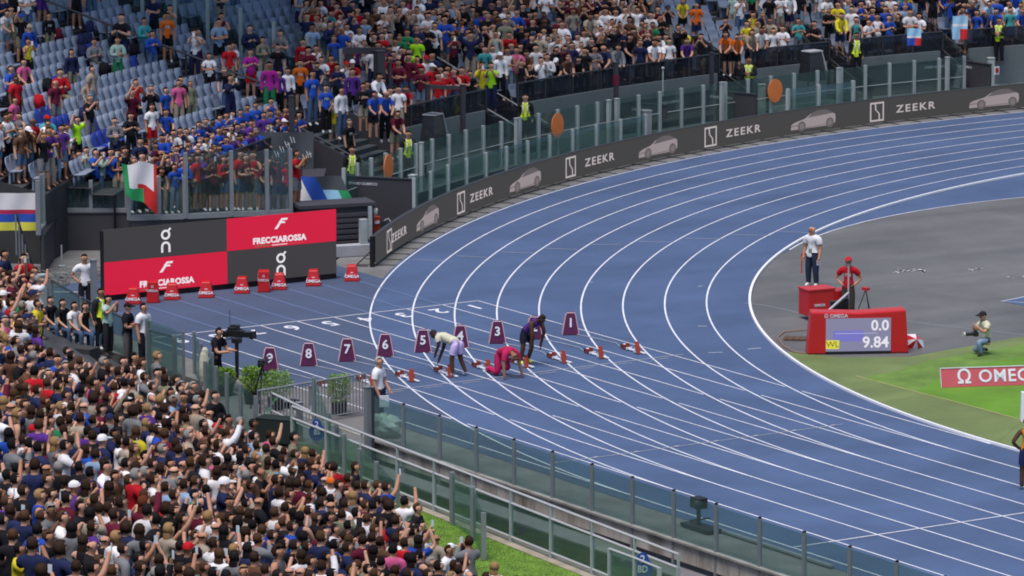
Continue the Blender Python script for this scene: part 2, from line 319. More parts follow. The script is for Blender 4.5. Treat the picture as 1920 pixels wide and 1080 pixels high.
# ---------------------------------------------------------------- moat and near side
def XY(P, z): return (P[0], P[1], z)
b = MB()                                         # stained concrete face below the glass
for i in range(46):
    x = -1+i*1.7; b.box((x+.85, -12.46, -.24), (1.68, .07, .44))
M_STAIN = mat('stained_concrete', (.13, .105, .075), .9, .0, 1.1, col2=(.52, .48, .42), stretch=(1.6, 1, .5), detail=5)
b.build('moat_wall', M_STAIN, kind='structure')
b = MB(); b.box((60, -12.50, .0), (124, .16, .05)); b.build('wall_coping', M_CONC, kind='structure')
b = MB(); b.box((62, -12.85, -.62), (120, .62, .1)); b.box((62, -13.2, -.72), (120, .1, .25), mi=1)
b.build('cable_tray', [mat('tray_grey', (.21, .20, .22), .6, .2, 1, metal=.2), M_BLACK], kind='structure')
def moaty(x): return -14.55-.06*x
xs = np.linspace(4, 110, 40)
sheet('moat_edge', [([(x, moaty(x)) for x in xs], [(x, moaty(x)-.42) for x in xs])], .0, mat('coping_beige', (.30, .26, .20), .9, .3, 1.5))
sheet('verge_base', [([(x, moaty(x)-.4) for x in xs], [(x, -60) for x in xs])], -.03, M_CONCD)
def grass_blades(name, pts, n, hmax, m, z0=0.0, kind='stuff', wid=.03):
    V = []; Fc = []
    for i in range(n):
        x, y = pts(); h = random.uniform(.4, 1)*hmax; a = random.uniform(0, 6.28); dx, dy = math.cos(a)*wid, math.sin(a)*wid; k = len(V)
        V += [(x-dx, y-dy, z0), (x+dx, y+dy, z0), (x+random.gauss(0, .25)*h, y+random.gauss(0, .25)*h, z0+h)]; Fc.append((k, k+1, k+2))
    b = MB(); b.v = V; b.f = Fc; b.m = [0]*len(Fc); return b.build(name, m, kind=kind)
sheet('verge_soil', [([(x, moaty(x)-.42) for x in xs], [(x, NB+NM*x-.1) for x in xs])], -.01, M_GRASS)
def vp():
    x = random.uniform(6, 40); y1 = moaty(x)-.44; y2 = NB+NM*x; return x, random.uniform(y2, y1)
grass_blades('verge_grass', vp, 42000, .03, M_GRASS, -.01, wid=.012)
def wp():
    x = random.gauss(random.choice([8, 10.5, 14, 17, 19, 22, 27]), 1.0); return x, random.uniform(moaty(x)+.1, -13.3)
grass_blades('moat_weeds', wp, 9000, .8, M_LEAFD, -1.6, wid=.05)
b = MB(); b.box((60, -13.9, -1.55), (120, 1.3, .06)); b.build('moat_floor', mat('moat_floor_mud', (.12, .125, .10), .9, .5, 1.2), kind='structure')

def fence(name, pts, h, label, postm, w=.07, glass=GLASS, zb=0.0, base=0.0, cap=None, rails=(), pw=None, hs=None, group=None, post_drop=0.0, rail_w=.05, zs=None, railm=None):
    """glass fence: one post child per point, one pane child per bay"""
    r = empty(name, (pts[0][0], pts[0][1], 0), 0, label=label, cat='fence', group=group); O = Vector((pts[0][0], pts[0][1], 0))
    zs = zs or [zb]*len(pts); hs = hs or [h]*len(pts)
    for i, p in enumerate(pts):
        q = Vector((p[0], p[1], 0))-O; d = Vector((*pts[min(i+1, len(pts)-1)][:2], 0))-Vector((*pts[max(i-1, 0)][:2], 0)); rz = math.atan2(d.y, d.x)
        b = MB(); hh = hs[i]+.03+post_drop; b.box((q.x, q.y, zs[i]+(hs[i]+.03-post_drop)/2), (w, w*1.3, hh), rz=rz); b.build('post', postm, r)
        if cap: b = MB(); b.box((q.x, q.y, zs[i]+hs[i]+.05), (w*.7, w, .05), rz=rz); b.build('post_cap', cap, r)
        if i < len(pts)-1:
            q2 = Vector((pts[i+1][0], pts[i+1][1], 0))-O; t = (q2-q).normalized(); nn = Vector((-t.y, t.x, 0))
            a, c = q+t*(w/2+.01), q2-t*(w/2+.01)
            b = MB(); P = [Vector((a.x, a.y, zs[i]+base)), Vector((c.x, c.y, zs[i+1]+base)), Vector((c.x, c.y, zs[i+1]+hs[i+1])), Vector((a.x, a.y, zs[i]+hs[i]))]
            P = [v+nn*.006 for v in P]+[v-nn*.006 for v in P]
            b.add(P, [(0, 1, 2, 3), (7, 6, 5, 4), (0, 4, 5, 1), (1, 5, 6, 2), (2, 6, 7, 3), (3, 7, 4, 0)]); b.build('pane', glass, r)
    for rh in rails:
        b = MB()
        for i in range(len(pts)-1):
            b.bar(Vector((pts[i][0], pts[i][1], zs[i]+rh))-O, Vector((pts[i+1][0], pts[i+1][1], zs[i+1]+rh))-O, rail_w)
        b.build('rail', railm or postm, r)
    return r
fence('glass_fence', [(4.9+i*1.695, -12.48-.0*i) for i in range(24)], 1.08, 'glass fence with grey posts on stained concrete wall beside outermost lane', M_GALV, .065, cap=M_BLACK, post_drop=.75, base=.04)
pts = [(x, moaty(x)-.18) for x in [5.6+i*1.37*1.35 for i in range(11)]]
fr = fence('railing', pts, .9, 'pale double-rail fence along the moat, glass below its middle rail', M_WPOST, .06, rails=(1.2, .9, .12), base=.14, rail_w=.06, railm=mat('rail_white', (.42, .42, .44), .4, .05, 2))
for i, p in enumerate(pts):
    b = MB(); b.box((p[0]-pts[0][0], p[1]-pts[0][1], 1.05), (.05, .05, .3)); b.build('post_top', M_WPOST, fr)
# second panel set at the bottom with numbered sign
fence('glass_gate', [XY(at(1143, 1140, 0), 0)[:2], XY(at(1190, 1158, 0), 0)[:2], XY(at(1236, 1178, 0), 0)[:2]], 1.28, 'short glass panel carrying a blue sign below the pale railing', M_WPOST, .06, rails=(1.3,), railm=MATS['rail_white'])
def oval_sign(px, py, z, t1, t2, label, sz=.2):
    P = at(px, py, z); n = (Vector(CAM)-P); n.z = 0; n.normalize(); X = UPV.cross(n).normalized()
    e = empty('sign', P, 0, label=label, cat='sign'); b = MB()
    for dz, rr in ((.5*sz*1.9, sz*.75), (-.35*sz, sz*1.3)):
        b.prism([(rr*math.cos(t), rr*1.15*math.sin(t)+dz) for t in np.linspace(0, 6.283, 21)[:-1]], (0, 0, 0), X, UPV, .012+.001*(dz > 0))
    b.build('plate', mat('sign_blue', (.02, .06, .32), .5), e)
    text(t1, 'lettering', P+n*.03+UPV*sz*.95, X, UPV, sz*1.3, M_WHITE, e, bold=.004); text(t2, 'lettering', P+n*.03-UPV*sz*.35, X, UPV, sz*1.25, M_WHITE, e, bold=.004, kerned=.8)
oval_sign(594, 806, .62, '2', 'BS', 'blue oval sign with white 2 BS on the gate glass', .15)
oval_sign(1205, 1062, .95, '2', 'BD', 'blue oval sign with white 2 BD at bottom edge', .17)
# stand-side glass bays
def P2(px, py, z=0): v = at(px, py, z); return (v.x, v.y)
fence('glass_fence', [P2(386, 777), P2(406, 783), P2(426, 792), P2(452, 806), P2(480, 822)], 1.25, 'glass bay left of the barrier, black sloping handrail, beside the seated crowd', M_GALV, .07, hs=[1.35, 1.3, 1.25, 1.15, 1.05], base=.05)
fence('glass_fence', [(-4.88, -12.05), (-3.33, -12.7), (-2.0, -13.1), (-.5, -14.1)], 1.1, 'glass bay beneath the television camera operator', M_GALV, .07)
fence('glass_fence', [P2(590, 832), P2(617, 862), P2(632, 880), P2(646, 900), P2(675, 925), P2(706, 950), P2(745, 962)], 1.1, 'glass bay running from blue sign down to the grass verge', M_GALV, .075, hs=[1.65, 1.15, 1.1, 1.1, 1.05, 1.05, .72], base=.05)
fence('glass_fence', [P2(848, 983), P2(887, 1012), P2(907, 1050)], 1.1, 'glass bay with steep black handrail at lower end of the verge', M_GALV, .085, hs=[1.2, 1.2, 1.05], base=.05)
fence('glass_screen', [P2(276, 700), P2(345, 725)], 1.2, 'clear greenish glass panel in front of the white-shirted standing man', M_GALV, .05, hs=[1.45, 1.45])
fence('glass_fence', [(-17.9, -10.6), (-14.6, -11.3), (-11.6, -11.9), (-8.0, -12.45), (-6.2, -12.7), (-4.95, -12.6)], 1.0, 'grey railed glass in front of the seated spectators near big screen', M_GALV, .08, rails=(1.02,), railm=M_DARK)
# concrete landing between barrier and crowd
b = MB(); q = [at(376, 700), at(485, 735), at(700, 712), at(700, 880), at(590, 835), at(480, 822), at(386, 790)]; b.add([XY(v, .004) for v in q]+[XY(v, -1.6) for v in q], [(0, 6, 5, 4, 3, 2, 1)]+[(i, (i+1) % 7, 7+(i+1) % 7, 7+i) for i in range(7)])
b.build('footbridge', mat('landing_grey', (.15, .145, .145), .85, .2, 1), kind='structure')
# barrier of vertical bars
a, c = at(484, 836, 0), at(688, 792, 0)
a, c = Vector((1.7, -13.5, 0)), Vector((4.1, -11.0, 0))
a = at(484, 812, 0); c = at(686, 778, 0)
br = empty('crowd_barrier', a, 0, label='grey barrier of vertical bars closing the footbridge in front of plants', cat='barrier'); d = c-a
b = MB(); b.bar((0, 0, 1.08), d+UPV*1.08, .05); b.bar((0, 0, .12), d+UPV*.12, .04); b.build('rail', M_GALV, br)
N = 34; me = None
for i in range(N+1):
    if me is None: bb = MB(); bb.box((0, 0, .6), (.022, .022, .96)); o = bb.build('bar', M_GALV, br); me = o.data
    else: o = inst('bar', me, br)
    o.location = d*(i/N)
for px, py, h, w in [(690, 866, 1.85, .14), (700, 868, 1.85, .06), (562, 828, .98, .13), (583, 760, .5, .1)]:
    P = at(px, py, 0); b = MB(); b.box((0, 0, h/2), (w, w, h)); b.box((0, 0, h+.012), (w+.03, w+.03, .025)); o = b.build('post', M_GALV if px != 700 else M_DARK, bevel=.008); o.name = 'gate_post'; o.location = P
    tag(o, {690: 'tall pale gate post left of the man in white shirt', 700: 'tall dark gate post touching the man in white shirt', 562: 'thick grey post beside black speaker box', 583: 'short grey post in front of barrier bars'}[px], 'post')
b = MB(); a = at(508, 736, .95); c = at(583, 772, .95); b.bar(a, c, .06); b.bar(a-UPV*.45, c-UPV*.45, .05); b.bar(a, a-UPV*.95, .06)
b.build('handrail', MATS['rail_white'], label='short pale handrail before the barrier', cat='handrail')
# ---------------------------------------------------------------- near stand (terraces)
X0, X1 = -29.5, 60
ns = empty('near_grandstand', (0, 0, 0), 0, label='near grandstand packed with spectators, dark grey terraces', cat='grandstand')
b = MB()
for n in range(24):
    z = NZ0+n*NH; zl = z-NH if n else -1.6
    a, c = nearP(X0, n*ND, z), nearP(X1, n*ND, z); a2, c2 = nearP(X0, (n+1)*ND, z), nearP(X1, (n+1)*ND, z)
    b.add([a, c, c2, a2, XY(a, zl), XY(c, zl)], [(0, 3, 2, 1), (0, 1, 5, 4)])
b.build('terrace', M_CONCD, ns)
b = MB()
for n in range(1, 24):
    z = NZ0+n*NH; a, c = nearP(X0+.5, n*ND+.62, z+.22), nearP(X1, n*ND+.62, z+.22); b.bar(a, c, .3, .05)
b.build('bench_row', mat('bench_grey', (.05, .055, .065), .7, .1, 2), ns)
a, c = at(72, 562, .2), at(30, 432, 2.3)          # stair rail at far left
sr = empty('stair_rail', a, 0, label='steep grey stair railing with dark handrail at left edge', cat='handrail'); d = c-a
b = MB(); b.bar(UPV*.5, d+UPV*.5, .06); b.build('handrail', M_DARK, sr)
for i in range(8):
    q = d*(i/7); b = MB(); b.bar(q+UPV*.48, q-UPV*.7, .045); b.build('post', M_GALV, sr)
# ---------------------------------------------------------------- far stand
AIS = -149.6; DIV = -153.6
CH = [(-151.0, -146.9, 55.4), (-159.3, -157.6, 56.6), (-172.2, -171.1, 55.6), (-177.5, -176.7, 55.6), (177.0, 177.8, 55.6)]
def rstart(a):
    if a > 0: a -= 360
    if a > -133.2: return 57.3
    if a > -146.8: return 56.0
    return 53.7
def in_chute(r, a, pad=.0):
    for c0, c1, rm in CH:
        if c0-pad < a < c1+pad and r < rm+.4: return True
    return False
fs = empty('curve_grandstand', (BX, BR, 0), 0, label='curved far grandstand with rows of pale blue seats', cat='grandstand')
b = MB(); AA = [-130.5-i*.5 for i in range(150)]
for a0 in AA:
    a1 = a0-.5; am = a0-.25; aw = am if am > -180 else am+360
    first = True
    for n in range(0, 34):
        r = FR0+n*FD; z = FZ0+n*FH
        if r+FD*.9 < rstart(am)+.0 or in_chute(r+.3, aw): continue
        zl = z-FH if not first else -.05
        first = False
        p = [pol(r, a0, z), pol(r, a1, z), pol(r+FD, a1, z), pol(r+FD, a0, z), pol(r, a0, zl), pol(r, a1, zl)]
        b.add([v-Vector((BX, BR, 0)) for v in p], [(0, 3, 2, 1), (0, 1, 5, 4)])
P = [pol(FR0+n*FD, -130.5, z) for n in range(5, 34) for z in (FZ0+n*FH,)]
b.add([v-Vector((BX, BR, 0)) for v in P]+[Vector((v.x-BX, v.y-BR, -1.6)) for v in P], [(i, i+1, len(P)+i+1, len(P)+i) for i in range(len(P)-1)])
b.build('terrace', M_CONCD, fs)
# seats
sb = MB()
sb.add([(-.02, -.20, .40), (-.02, .20, .40), (.36, .21, .43), (.36, -.21, .43), (-.02, -.20, .365), (-.02, .20, .365), (.36, .21, .40), (.36, -.21, .40)], [(0, 3, 2, 1), (4, 5, 6, 7), (2, 3, 7, 6), (0, 1, 5, 4), (1, 2, 6, 5), (3, 0, 4, 7)])
sb.add([(-.02, -.20, .41), (-.02, .20, .41), (-.10, .215, .62), (-.13, .17, .80), (-.13, -.17, .80), (-.10, -.215, .62), (-.06, -.20, .40), (-.06, .20, .40), (-.14, .215, .62), (-.165, .17, .80), (-.165, -.17, .80), (-.14, -.215, .62)],
       [(0, 1, 2, 5), (5, 2, 3, 4), (6, 11, 8, 7), (11, 10, 9, 8), (0, 5, 11, 6), (5, 4, 10, 11), (4, 3, 9, 10), (3, 2, 8, 9), (2, 1, 7, 8)])
sb.box((-.03, 0, .2), (.05, .3, .38))
def seat_cells():
    for n in range(0, 26):
        r = FR0+n*FD+.5; da = math.degrees(.5/r); a = -131.2
        while a > -202:
            aw = a if a > -180 else a+360
            ok = r > rstart(a)+.42 and not in_chute(r-.5, aw, .5) and abs(aw-AIS) > .75 and not (-154.8 < aw < DIV+.5)
            if abs((aw % 360)-193.5) < .5 or abs((aw % 360)-184.5) < .5: ok = False
            if ok: yield n, r, aw
            a -= da
# ---------------------------------------------------------------- PEOPLE
def skin_mesh(J, E, rad_, root, lvl=1):
    names = list(J); idx = {k: i for i, k in enumerate(names)}
    me = bpy.data.meshes.new('tmp'); me.from_pydata([J[k] for k in names], [(idx[a], idx[c]) for a, c in E], []); o = bpy.data.objects.new('tmp', me); COL.objects.link(o)
    m = o.modifiers.new('s', 'SKIN'); m.branch_smoothing = .6
    for k, v in zip(names, me.skin_vertices[0].data): v.radius = (rad_[k], rad_[k]); v.use_root = (k == root)
    s = o.modifiers.new('u', 'SUBSURF'); s.levels = lvl
    dg = bpy.context.evaluated_depsgraph_get(); ev = o.evaluated_get(dg).to_mesh()
    V = np.array([v.co[:] for v in ev.vertices]); Fc = [tuple(p.vertices) for p in ev.polygons]
    o.evaluated_get(dg).to_mesh_clear(); bpy.data.objects.remove(o); bpy.data.meshes.remove(me)
    return V, Fc
BASE = dict(pel=(0, 0, .93), sp=(0, 0, 1.12), ch=(0, 0, 1.30), c2=(0, 0, 1.41), nk=(.01, 0, 1.50), h0=(.03, 0, 1.575), h1=(.035, 0, 1.655), h2=(.02, 0, 1.72),
            ls=(0, .185, 1.40), le=(-.02, .23, 1.13), lw=(.04, .24, .88), lh=(.07, .235, .78), rs=(0, -.185, 1.40), re=(-.02, -.23, 1.13), rw=(.04, -.24, .88), rh=(.07, -.235, .78),
            lp=(0, .095, .88), lk=(.02, .11, .49), la=(-.01, .12, .09), lt=(.13, .14, .035), rp=(0, -.095, .88), rk=(.02, -.11, .49), ra=(-.01, -.12, .09), rt=(.13, -.14, .035))
BR_ = dict(pel=.135, sp=.125, ch=.145, c2=.11, nk=.06, h0=.080, h1=.110, h2=.080, ls=.075, le=.052, lw=.04, lh=.036, rs=.075, re=.052, rw=.04, rh=.036, lp=.10, lk=.07, la=.05, lt=.042, rp=.10, rk=.07, ra=.05, rt=.042)
UPPER = ['sp', 'ch', 'c2', 'nk', 'h0', 'h1', 'h2', 'ls', 'le', 'lw', 'lh', 'rs', 're', 'rw', 'rh']
EB = [('pel', 'sp'), ('sp', 'ch'), ('ch', 'c2'), ('c2', 'nk'), ('nk', 'h0'), ('h0', 'h1'), ('h1', 'h2'), ('c2', 'ls'), ('ls', 'le'), ('le', 'lw'), ('lw', 'lh'), ('c2', 'rs'), ('rs', 're'), ('re', 'rw'), ('rw', 'rh'),
      ('pel', 'lp'), ('lp', 'lk'), ('lk', 'la'), ('la', 'lt'), ('pel', 'rp'), ('rp', 'rk'), ('rk', 'ra'), ('ra', 'rt')]
def pose(over=None, lean=0.0, sit=False):
    J = {k: Vector(v) for k, v in BASE.items()}
    if over:
        for k, v in over.items(): J[k] = Vector(v)
    if lean:
        R = Matrix.Rotation(lean, 3, 'Y'); O = J['pel'].copy()
        keep = set(over or {}) & {'lh', 'rh', 'lw', 'rw', 'le', 're'} if False else set()
        for k in UPPER:
            if k not in keep: J[k] = O+R @ (J[k]-O)
    return J
SIT = dict(lp=(.05, .1, .9), lk=(.46, .15, .93), la=(.44, .14, .5), lt=(.58, .15, .45), rp=(.05, -.1, .9), rk=(.46, -.15, .93), ra=(.44, -.14, .5), rt=(.58, -.15, .45))
def sh(d, dz): return {k: (v[0], v[1], v[2]+dz) for k, v in d.items()}
POSES = {
 'standing with arms down': pose(),
 'holding up a phone with both hands': pose(dict(le=(.17, .22, 1.27), lw=(.30, .08, 1.50), lh=(.33, .04, 1.57), re=(.17, -.22, 1.27), rw=(.30, -.08, 1.50), rh=(.33, -.04, 1.57))),
 'reaching one arm high with a phone': pose(dict(re=(.14, -.22, 1.60), rw=(.24, -.14, 1.84), rh=(.26, -.12, 1.93), le=(.05, .25, 1.16), lw=(.26, .16, 1.2), lh=(.33, .12, 1.22))),
 'clapping': pose(dict(le=(.08, .27, 1.15), lw=(.30, .08, 1.26), lh=(.36, .03, 1.31), re=(.08, -.27, 1.15), rw=(.30, -.08, 1.26), rh=(.36, -.03, 1.31))),
 'with folded arms': pose(dict(le=(.06, .25, 1.14), lw=(.22, .02, 1.20), lh=(.2, -.10, 1.22), re=(.06, -.25, 1.14), rw=(.23, -.02, 1.15), rh=(.21, .10, 1.17))),
 'leaning on the rail': pose(dict(le=(.22, .2, 1.18), lw=(.42, .1, 1.12), lh=(.5, .06, 1.1), re=(.22, -.2, 1.18), rw=(.42, -.1, 1.12), rh=(.5, -.06, 1.1)), lean=.3),
 'sitting with hands on knees': pose({**SIT, **dict(le=(.1, .25, 1.17), lw=(.33, .17, 1.0), lh=(.41, .16, .98), re=(.1, -.25, 1.17), rw=(.33, -.17, 1.0), rh=(.41, -.16, .98))}),
 'sitting and looking at a phone': pose({**SIT, **dict(le=(.12, .24, 1.14), lw=(.3, .08, 1.22), lh=(.35, .04, 1.27), re=(.12, -.24, 1.14), rw=(.3, -.08, 1.22), rh=(.35, -.04, 1.27))}),
 'with hands on hips': pose(dict(le=(-.08, .36, 1.16), lw=(.02, .2, 1.0), lh=(.06, .14, .98), re=(-.08, -.36, 1.16), rw=(.02, -.2, 1.0), rh=(.06, -.14, .98))),
 'with both arms raised': pose(dict(le=(.08, .34, 1.55), lw=(.1, .26, 1.80), lh=(.12, .22, 1.89), re=(.08, -.34, 1.55), rw=(.1, -.26, 1.80), rh=(.12, -.22, 1.89))),
}
POSES['sitting with hands on knees'] = {k: v-Vector((0, 0, .45)) for k, v in POSES['sitting with hands on knees'].items()}
POSES['sitting and looking at a phone'] = {k: v-Vector((0, 0, .45)) for k, v in POSES['sitting and looking at a phone'].items()}
def feature_parts(J):
    """nose, ears, eyes, mouth on the head"""
    h = J['h1']; u = (J['h2']-J['h0']).normalized(); s = Vector((0, 1, 0)); f = s.cross(u).normalized()
    if f.dot(Vector((1, 0, 0))) < -.9: f = -f
    b = MB(); R = .092
    c = h+f*R*1.0-u*.01; b.add([c+u*.03, c-u*.018+s*.016, c-u*.018-s*.016, c-u*.014+f*.028], [(0, 1, 3), (0, 3, 2), (1, 2, 3), (0, 2, 1)], 0)
    for q in (1, -1): b.box(h+s*q*.094-u*.005, (.028, .016, .045), (f, s, u), 0)
    for q in (1, -1): b.box(h+s*q*.034+f*(R-.006)+u*.018, (.014, .022, .012), (f, s, u), 2)
    for q in (1, -1): b.box(h+s*q*.034+f*(R-.006)+u*.038, (.014, .032, .008), (f, s, u), 2)
    b.box(h+f*(R-.012)-u*.048, (.014, .04, .009), (f, s, u), 2)
    return b, h, f, s, u
def hand_parts(J, b):
    for q in ('l', 'r'):
        w, hnd = J[q+'w'], J[q+'h']; d = (hnd-w).normalized(); s = d.cross(UPV)
        if s.length < .1: s = Vector((1, 0, 0))
        s.normalize(); o = s.cross(d)
        for i, (y, l) in enumerate(((-.026, .055), (-.009, .066), (.009, .062), (.026, .05))):
            p0 = hnd+s*y+d*.01; p1 = p0+d*l*.6; b.bar(p0, p1, .016, n=5); b.bar(p1, p1+d*l*.45-o*.012, .014, n=5)
        p0 = hnd+s*.03-d*.02; b.bar(p0, p0+s*.03+d*.03, .018, n=5); b.bar(p0+s*.03+d*.03, p0+s*.035+d*.055, .015, n=5)
def lerp(a, c, t): return a+(c-a)*t
VAR = {}
def make_variant(J, key, fem=False, hands=False, lvl=1):
    if key in VAR: return VAR[key]
    rr_ = dict(BR_)
    if fem: rr_.update(sp=.108, ch=.128, pel=.14, ls=.064, rs=.064, lp=.102, rp=.102, le=.044, re=.044)
    if hands: rr_.update(lh=.04, rh=.04)
    V, Fc = skin_mesh(J, EB, rr_, 'pel', lvl)
    b = MB(); b.add(V.tolist(), Fc, 0)
    # feet become shoes
    la, ra = J['la'], J['ra']
    for i, f in enumerate(b.f):
        c = np.mean([b.v[k] for k in f], axis=0)
        for q in ('l', 'r'):
            A, T = J[q+'a'], J[q+'t']
            if (Vector(c)-T).length < .13 or ((Vector(c)-A).length < .085 and c[2] < A.z+.01): b.m[i] = 1
    fb, h, f, s, u = feature_parts(J); b.add(fb.v, fb.f, 0)
    for i in range(len(fb.m)): b.m[len(b.m)-len(fb.m)+i] = fb.m[i]
    if hands: hand_parts(J, b)
    out = {'body': b, 'head': (h, f, s, u)}
    nV = len(V); Vn = np.zeros_like(V)
    for f in Fc:
        p = V[list(f)]; n_ = np.cross(p[2]-p[0], p[(3 if len(f) > 3 else 1)]-p[1]) if len(f) > 3 else np.cross(p[1]-p[0], p[2]-p[0])
        for k in f: Vn[k] += n_
    Vn /= (np.linalg.norm(Vn, axis=1)[:, None]+1e-9)
    if ((Vn*(V-V.mean(axis=0))).sum(axis=1)).mean() < 0: Vn = -Vn
    bones = []
    for a_, c_ in EB:
        A, B2 = np.array(J[a_]), np.array(J[c_]); bones.append((a_, c_, A, B2-A, rr_[a_], rr_[c_]))
    near_ = []
    for x in V:
        best = None
        for a_, c_, A, D, ra_, rb_ in bones:
            t = np.clip(((x-A)@D)/(D@D+1e-9), 0, 1); dist = np.linalg.norm(x-A-D*t)/(ra_+(rb_-ra_)*t)
            if best is None or dist < best[0]: best = (dist, a_+c_, t)
        near_.append(best)
    def shell(rule, ex, flare=0):
        keep = [rule(nb, t) for _, nb, t in near_]; idx = {}; VV_ = []; FF = []
        for f in Fc:
            if sum(keep[k] for k in f) >= len(f)-1:
                for k in f:
                    if k not in idx: idx[k] = len(VV_); VV_.append(V[k]+Vn[k]*(ex+(flare if (near_[k][1] in ('pellp', 'pelrp', 'pelsp') and near_[k][2] < .5) else 0)))
                FF.append(tuple(idx[k] for k in f))
        return np.array(VV_), FF
    def top(arm, tank=False):
        def rule(nb, t):
            if nb in ('pelsp', 'spch', 'chc2'): return True
            if nb in ('pellp', 'pelrp'): return t < .35
            if nb == 'c2nk': return t < .25
            if nb in ('c2ls', 'c2rs'): return t < (.72 if tank else 1.1)
            if nb in ('lsle', 'rsre'): return (not tank) and t < arm
            if nb in ('lelw', 'rerw'): return arm > 1 and t < arm-1
            return False
        return rule
    out['tee'] = shell(top(.66), .024, .012); out['long'] = shell(top(1.93), .022, .012); out['tank'] = shell(top(0, True), .016, .008)
    def bot(leg):
        def rule(nb, t):
            if nb in ('pellp', 'pelrp'): return True
            if nb == 'pelsp': return t < .4
            if nb in ('lplk', 'rprk'): return t < leg
            if nb in ('lkla', 'rkra'): return leg > 1 and t < leg-1
            return False
        return rule
    out['trousers'] = shell(bot(1.9), .016); out['shorts'] = shell(bot(.74), .024)
    VAR[key] = out; return out
def hair_mb(h, f, s, u, style):
    b = MB(); n, m = 12, 8; R = {'short': (.110, .098, .112), 'long': (.114, .108, .116), 'curly': (.135, .13, .135), 'bun': (.108, .10, .112), 'cap': (.114, .104, .112), 'bald': (.104, .095, .092)}[style]
    C = h+u*.012-f*.012; V = []; Fc = []; K = []
    for i in range(m+1):
        th = math.pi*i/m
        for j in range(n):
            ph = 2*math.pi*j/n; ff, ss, uu = math.sin(th)*math.cos(ph), math.sin(th)*math.sin(ph), math.cos(th)
            k = 1+((i*7+j*13) % 5-2)*(.05 if style == 'curly' else .03); V.append(C+f*ff*R[0]*k+s*ss*R[1]*k+u*uu*R[2]*k); K.append((ff, ss, uu))
    for i in range(m):
        for j in range(n):
            q = (i*n+j, i*n+n+j, i*n+n+(j+1) % n, i*n+(j+1) % n); F_ = sum(K[x][0] for x in q)/4; U_ = sum(K[x][2] for x in q)/4
            lim = {'cap': U_ > .12, 'bald': (U_ < .05 and U_ > -.5 and F_ < .0)}.get(style, not (F_ > .16 and U_ < .58) and U_ > -.62)
            if lim: Fc.append(q)
    b.add(V, Fc)
    if style == 'long': b.ball(h-f*.075-u*.16, (.055, .095, .20), 8, 6)
    if style == 'bun': b.ball(h-f*.13+u*.05, .055, 8, 6)
    if style == 'cap': b.add([C+f*.09+s*.09+u*.03, C+f*.09-s*.09+u*.03, C+f*.21-s*.06+u*.01, C+f*.21+s*.06+u*.01, C+f*.09+s*.09+u*.015, C+f*.09-s*.09+u*.015, C+f*.21-s*.06-u*.004, C+f*.21+s*.06-u*.004], [(0, 1, 2, 3), (7, 6, 5, 4), (2, 1, 5, 6), (3, 2, 6, 7), (0, 3, 7, 4)])
    return b
MESHC = {}
def get_mesh(key, mb_or, mats):
    if key in MESHC: return MESHC[key]
    if isinstance(mb_or, MB): V, Fc, mi = mb_or.v, mb_or.f, mb_or.m
    else: V, Fc = mb_or; V = V.tolist(); mi = [0]*len(Fc)
    me = bpy.data.meshes.new(str(key[-1])); me.from_pydata(V, [], Fc); me.polygons.foreach_set('use_smooth', [True]*len(Fc))
    for m in mats: me.materials.append(m)
    me.polygons.foreach_set('material_index', mi); me.update(); MESHC[key] = me; return me
M_SHW = mat('shoe_white', (.6, .6, .62), .6); M_SHD = mat('shoe_dark', (.03, .03, .035), .6); M_FEAT = mat('face_dark', (.03, .02, .02), .7)
SHOE = {'white': M_SHW, 'dark': M_SHD, 'yellow': mat('shoe_yellow', (.55, .75, .03), .5), 'pink': mat('shoe_pink', (.8, .06, .25), .5), 'skin': SKIN}
def person(loc, rz, pkey, top, topc, bot, botc, hair, hairc, skin, label, group=None, shoe='dark', sc=1.0, J=None, fem=False, hands=False, cat='person', lvl=1, pname=None):
    v = make_variant(J or POSES[pkey], (pkey, fem, hands), fem, hands, lvl)
    me = get_mesh(('b', pkey, fem, hands, shoe, 'person'), v['body'], [SKIN, SHOE[shoe], M_FEAT])
    o = inst('person', me, None, loc, rz, skin, (sc, sc, sc), label=label, cat=cat, group=group)
    inst({'tee': 'shirt', 'long': 'shirt', 'tank': 'tank_top'}[top], get_mesh(('t', pkey, fem, hands, top, 'shirt'), v[top], [CLOTH]), o, color=topc)
    inst(bot, get_mesh(('l', pkey, fem, hands, bot, bot), v[bot], [CLOTH]), o, color=botc)
    if hair: inst('cap' if hair == 'cap' else 'hair', get_mesh(('h', pkey, hair, 'hair'), hair_mb(*v['head'], hair), [CLOTH if hair == 'cap' else HAIRM]), o, color=hairc)
    return o
SK = [(.50, .26, .175), (.56, .32, .225), (.44, .22, .14), (.32, .16, .10), (.52, .28, .20), (.17, .085, .05)]
HC = {'black': (.010, .008, .009), 'dark brown': (.028, .015, .010), 'brown': (.06, .030, .016), 'blonde': (.26, .16, .07), 'grey': (.22, .21, .20), 'reddish': (.10, .025, .012)}
CC = {'white': (.72, .71, .74), 'black': (.012, .012, .016), 'navy': (.018, .025, .075), 'blue': (.02, .07, .38), 'red': (.42, .012, .02), 'maroon': (.11, .012, .03), 'grey': (.17, .175, .19), 'pale blue': (.24, .36, .52),
      'green': (.02, .19, .08), 'yellow': (.60, .50, .03), 'beige': (.34, .29, .23), 'pink': (.55, .10, .24), 'purple': (.09, .03, .22), 'brown': (.10, .05, .03), 'orange': (.60, .13, .02), 'teal': (.05, .30, .32), 'lime': (.35, .72, .02),
      'khaki': (.19, .19, .13), 'denim': (.07, .12, .22), 'light denim': (.18, .26, .36), 'mint': (.36, .50, .44), 'magenta': (.35, .02, .25)}
def wc(d):
    k = list(d); return random.choices(k, [d[x] for x in k])[0]
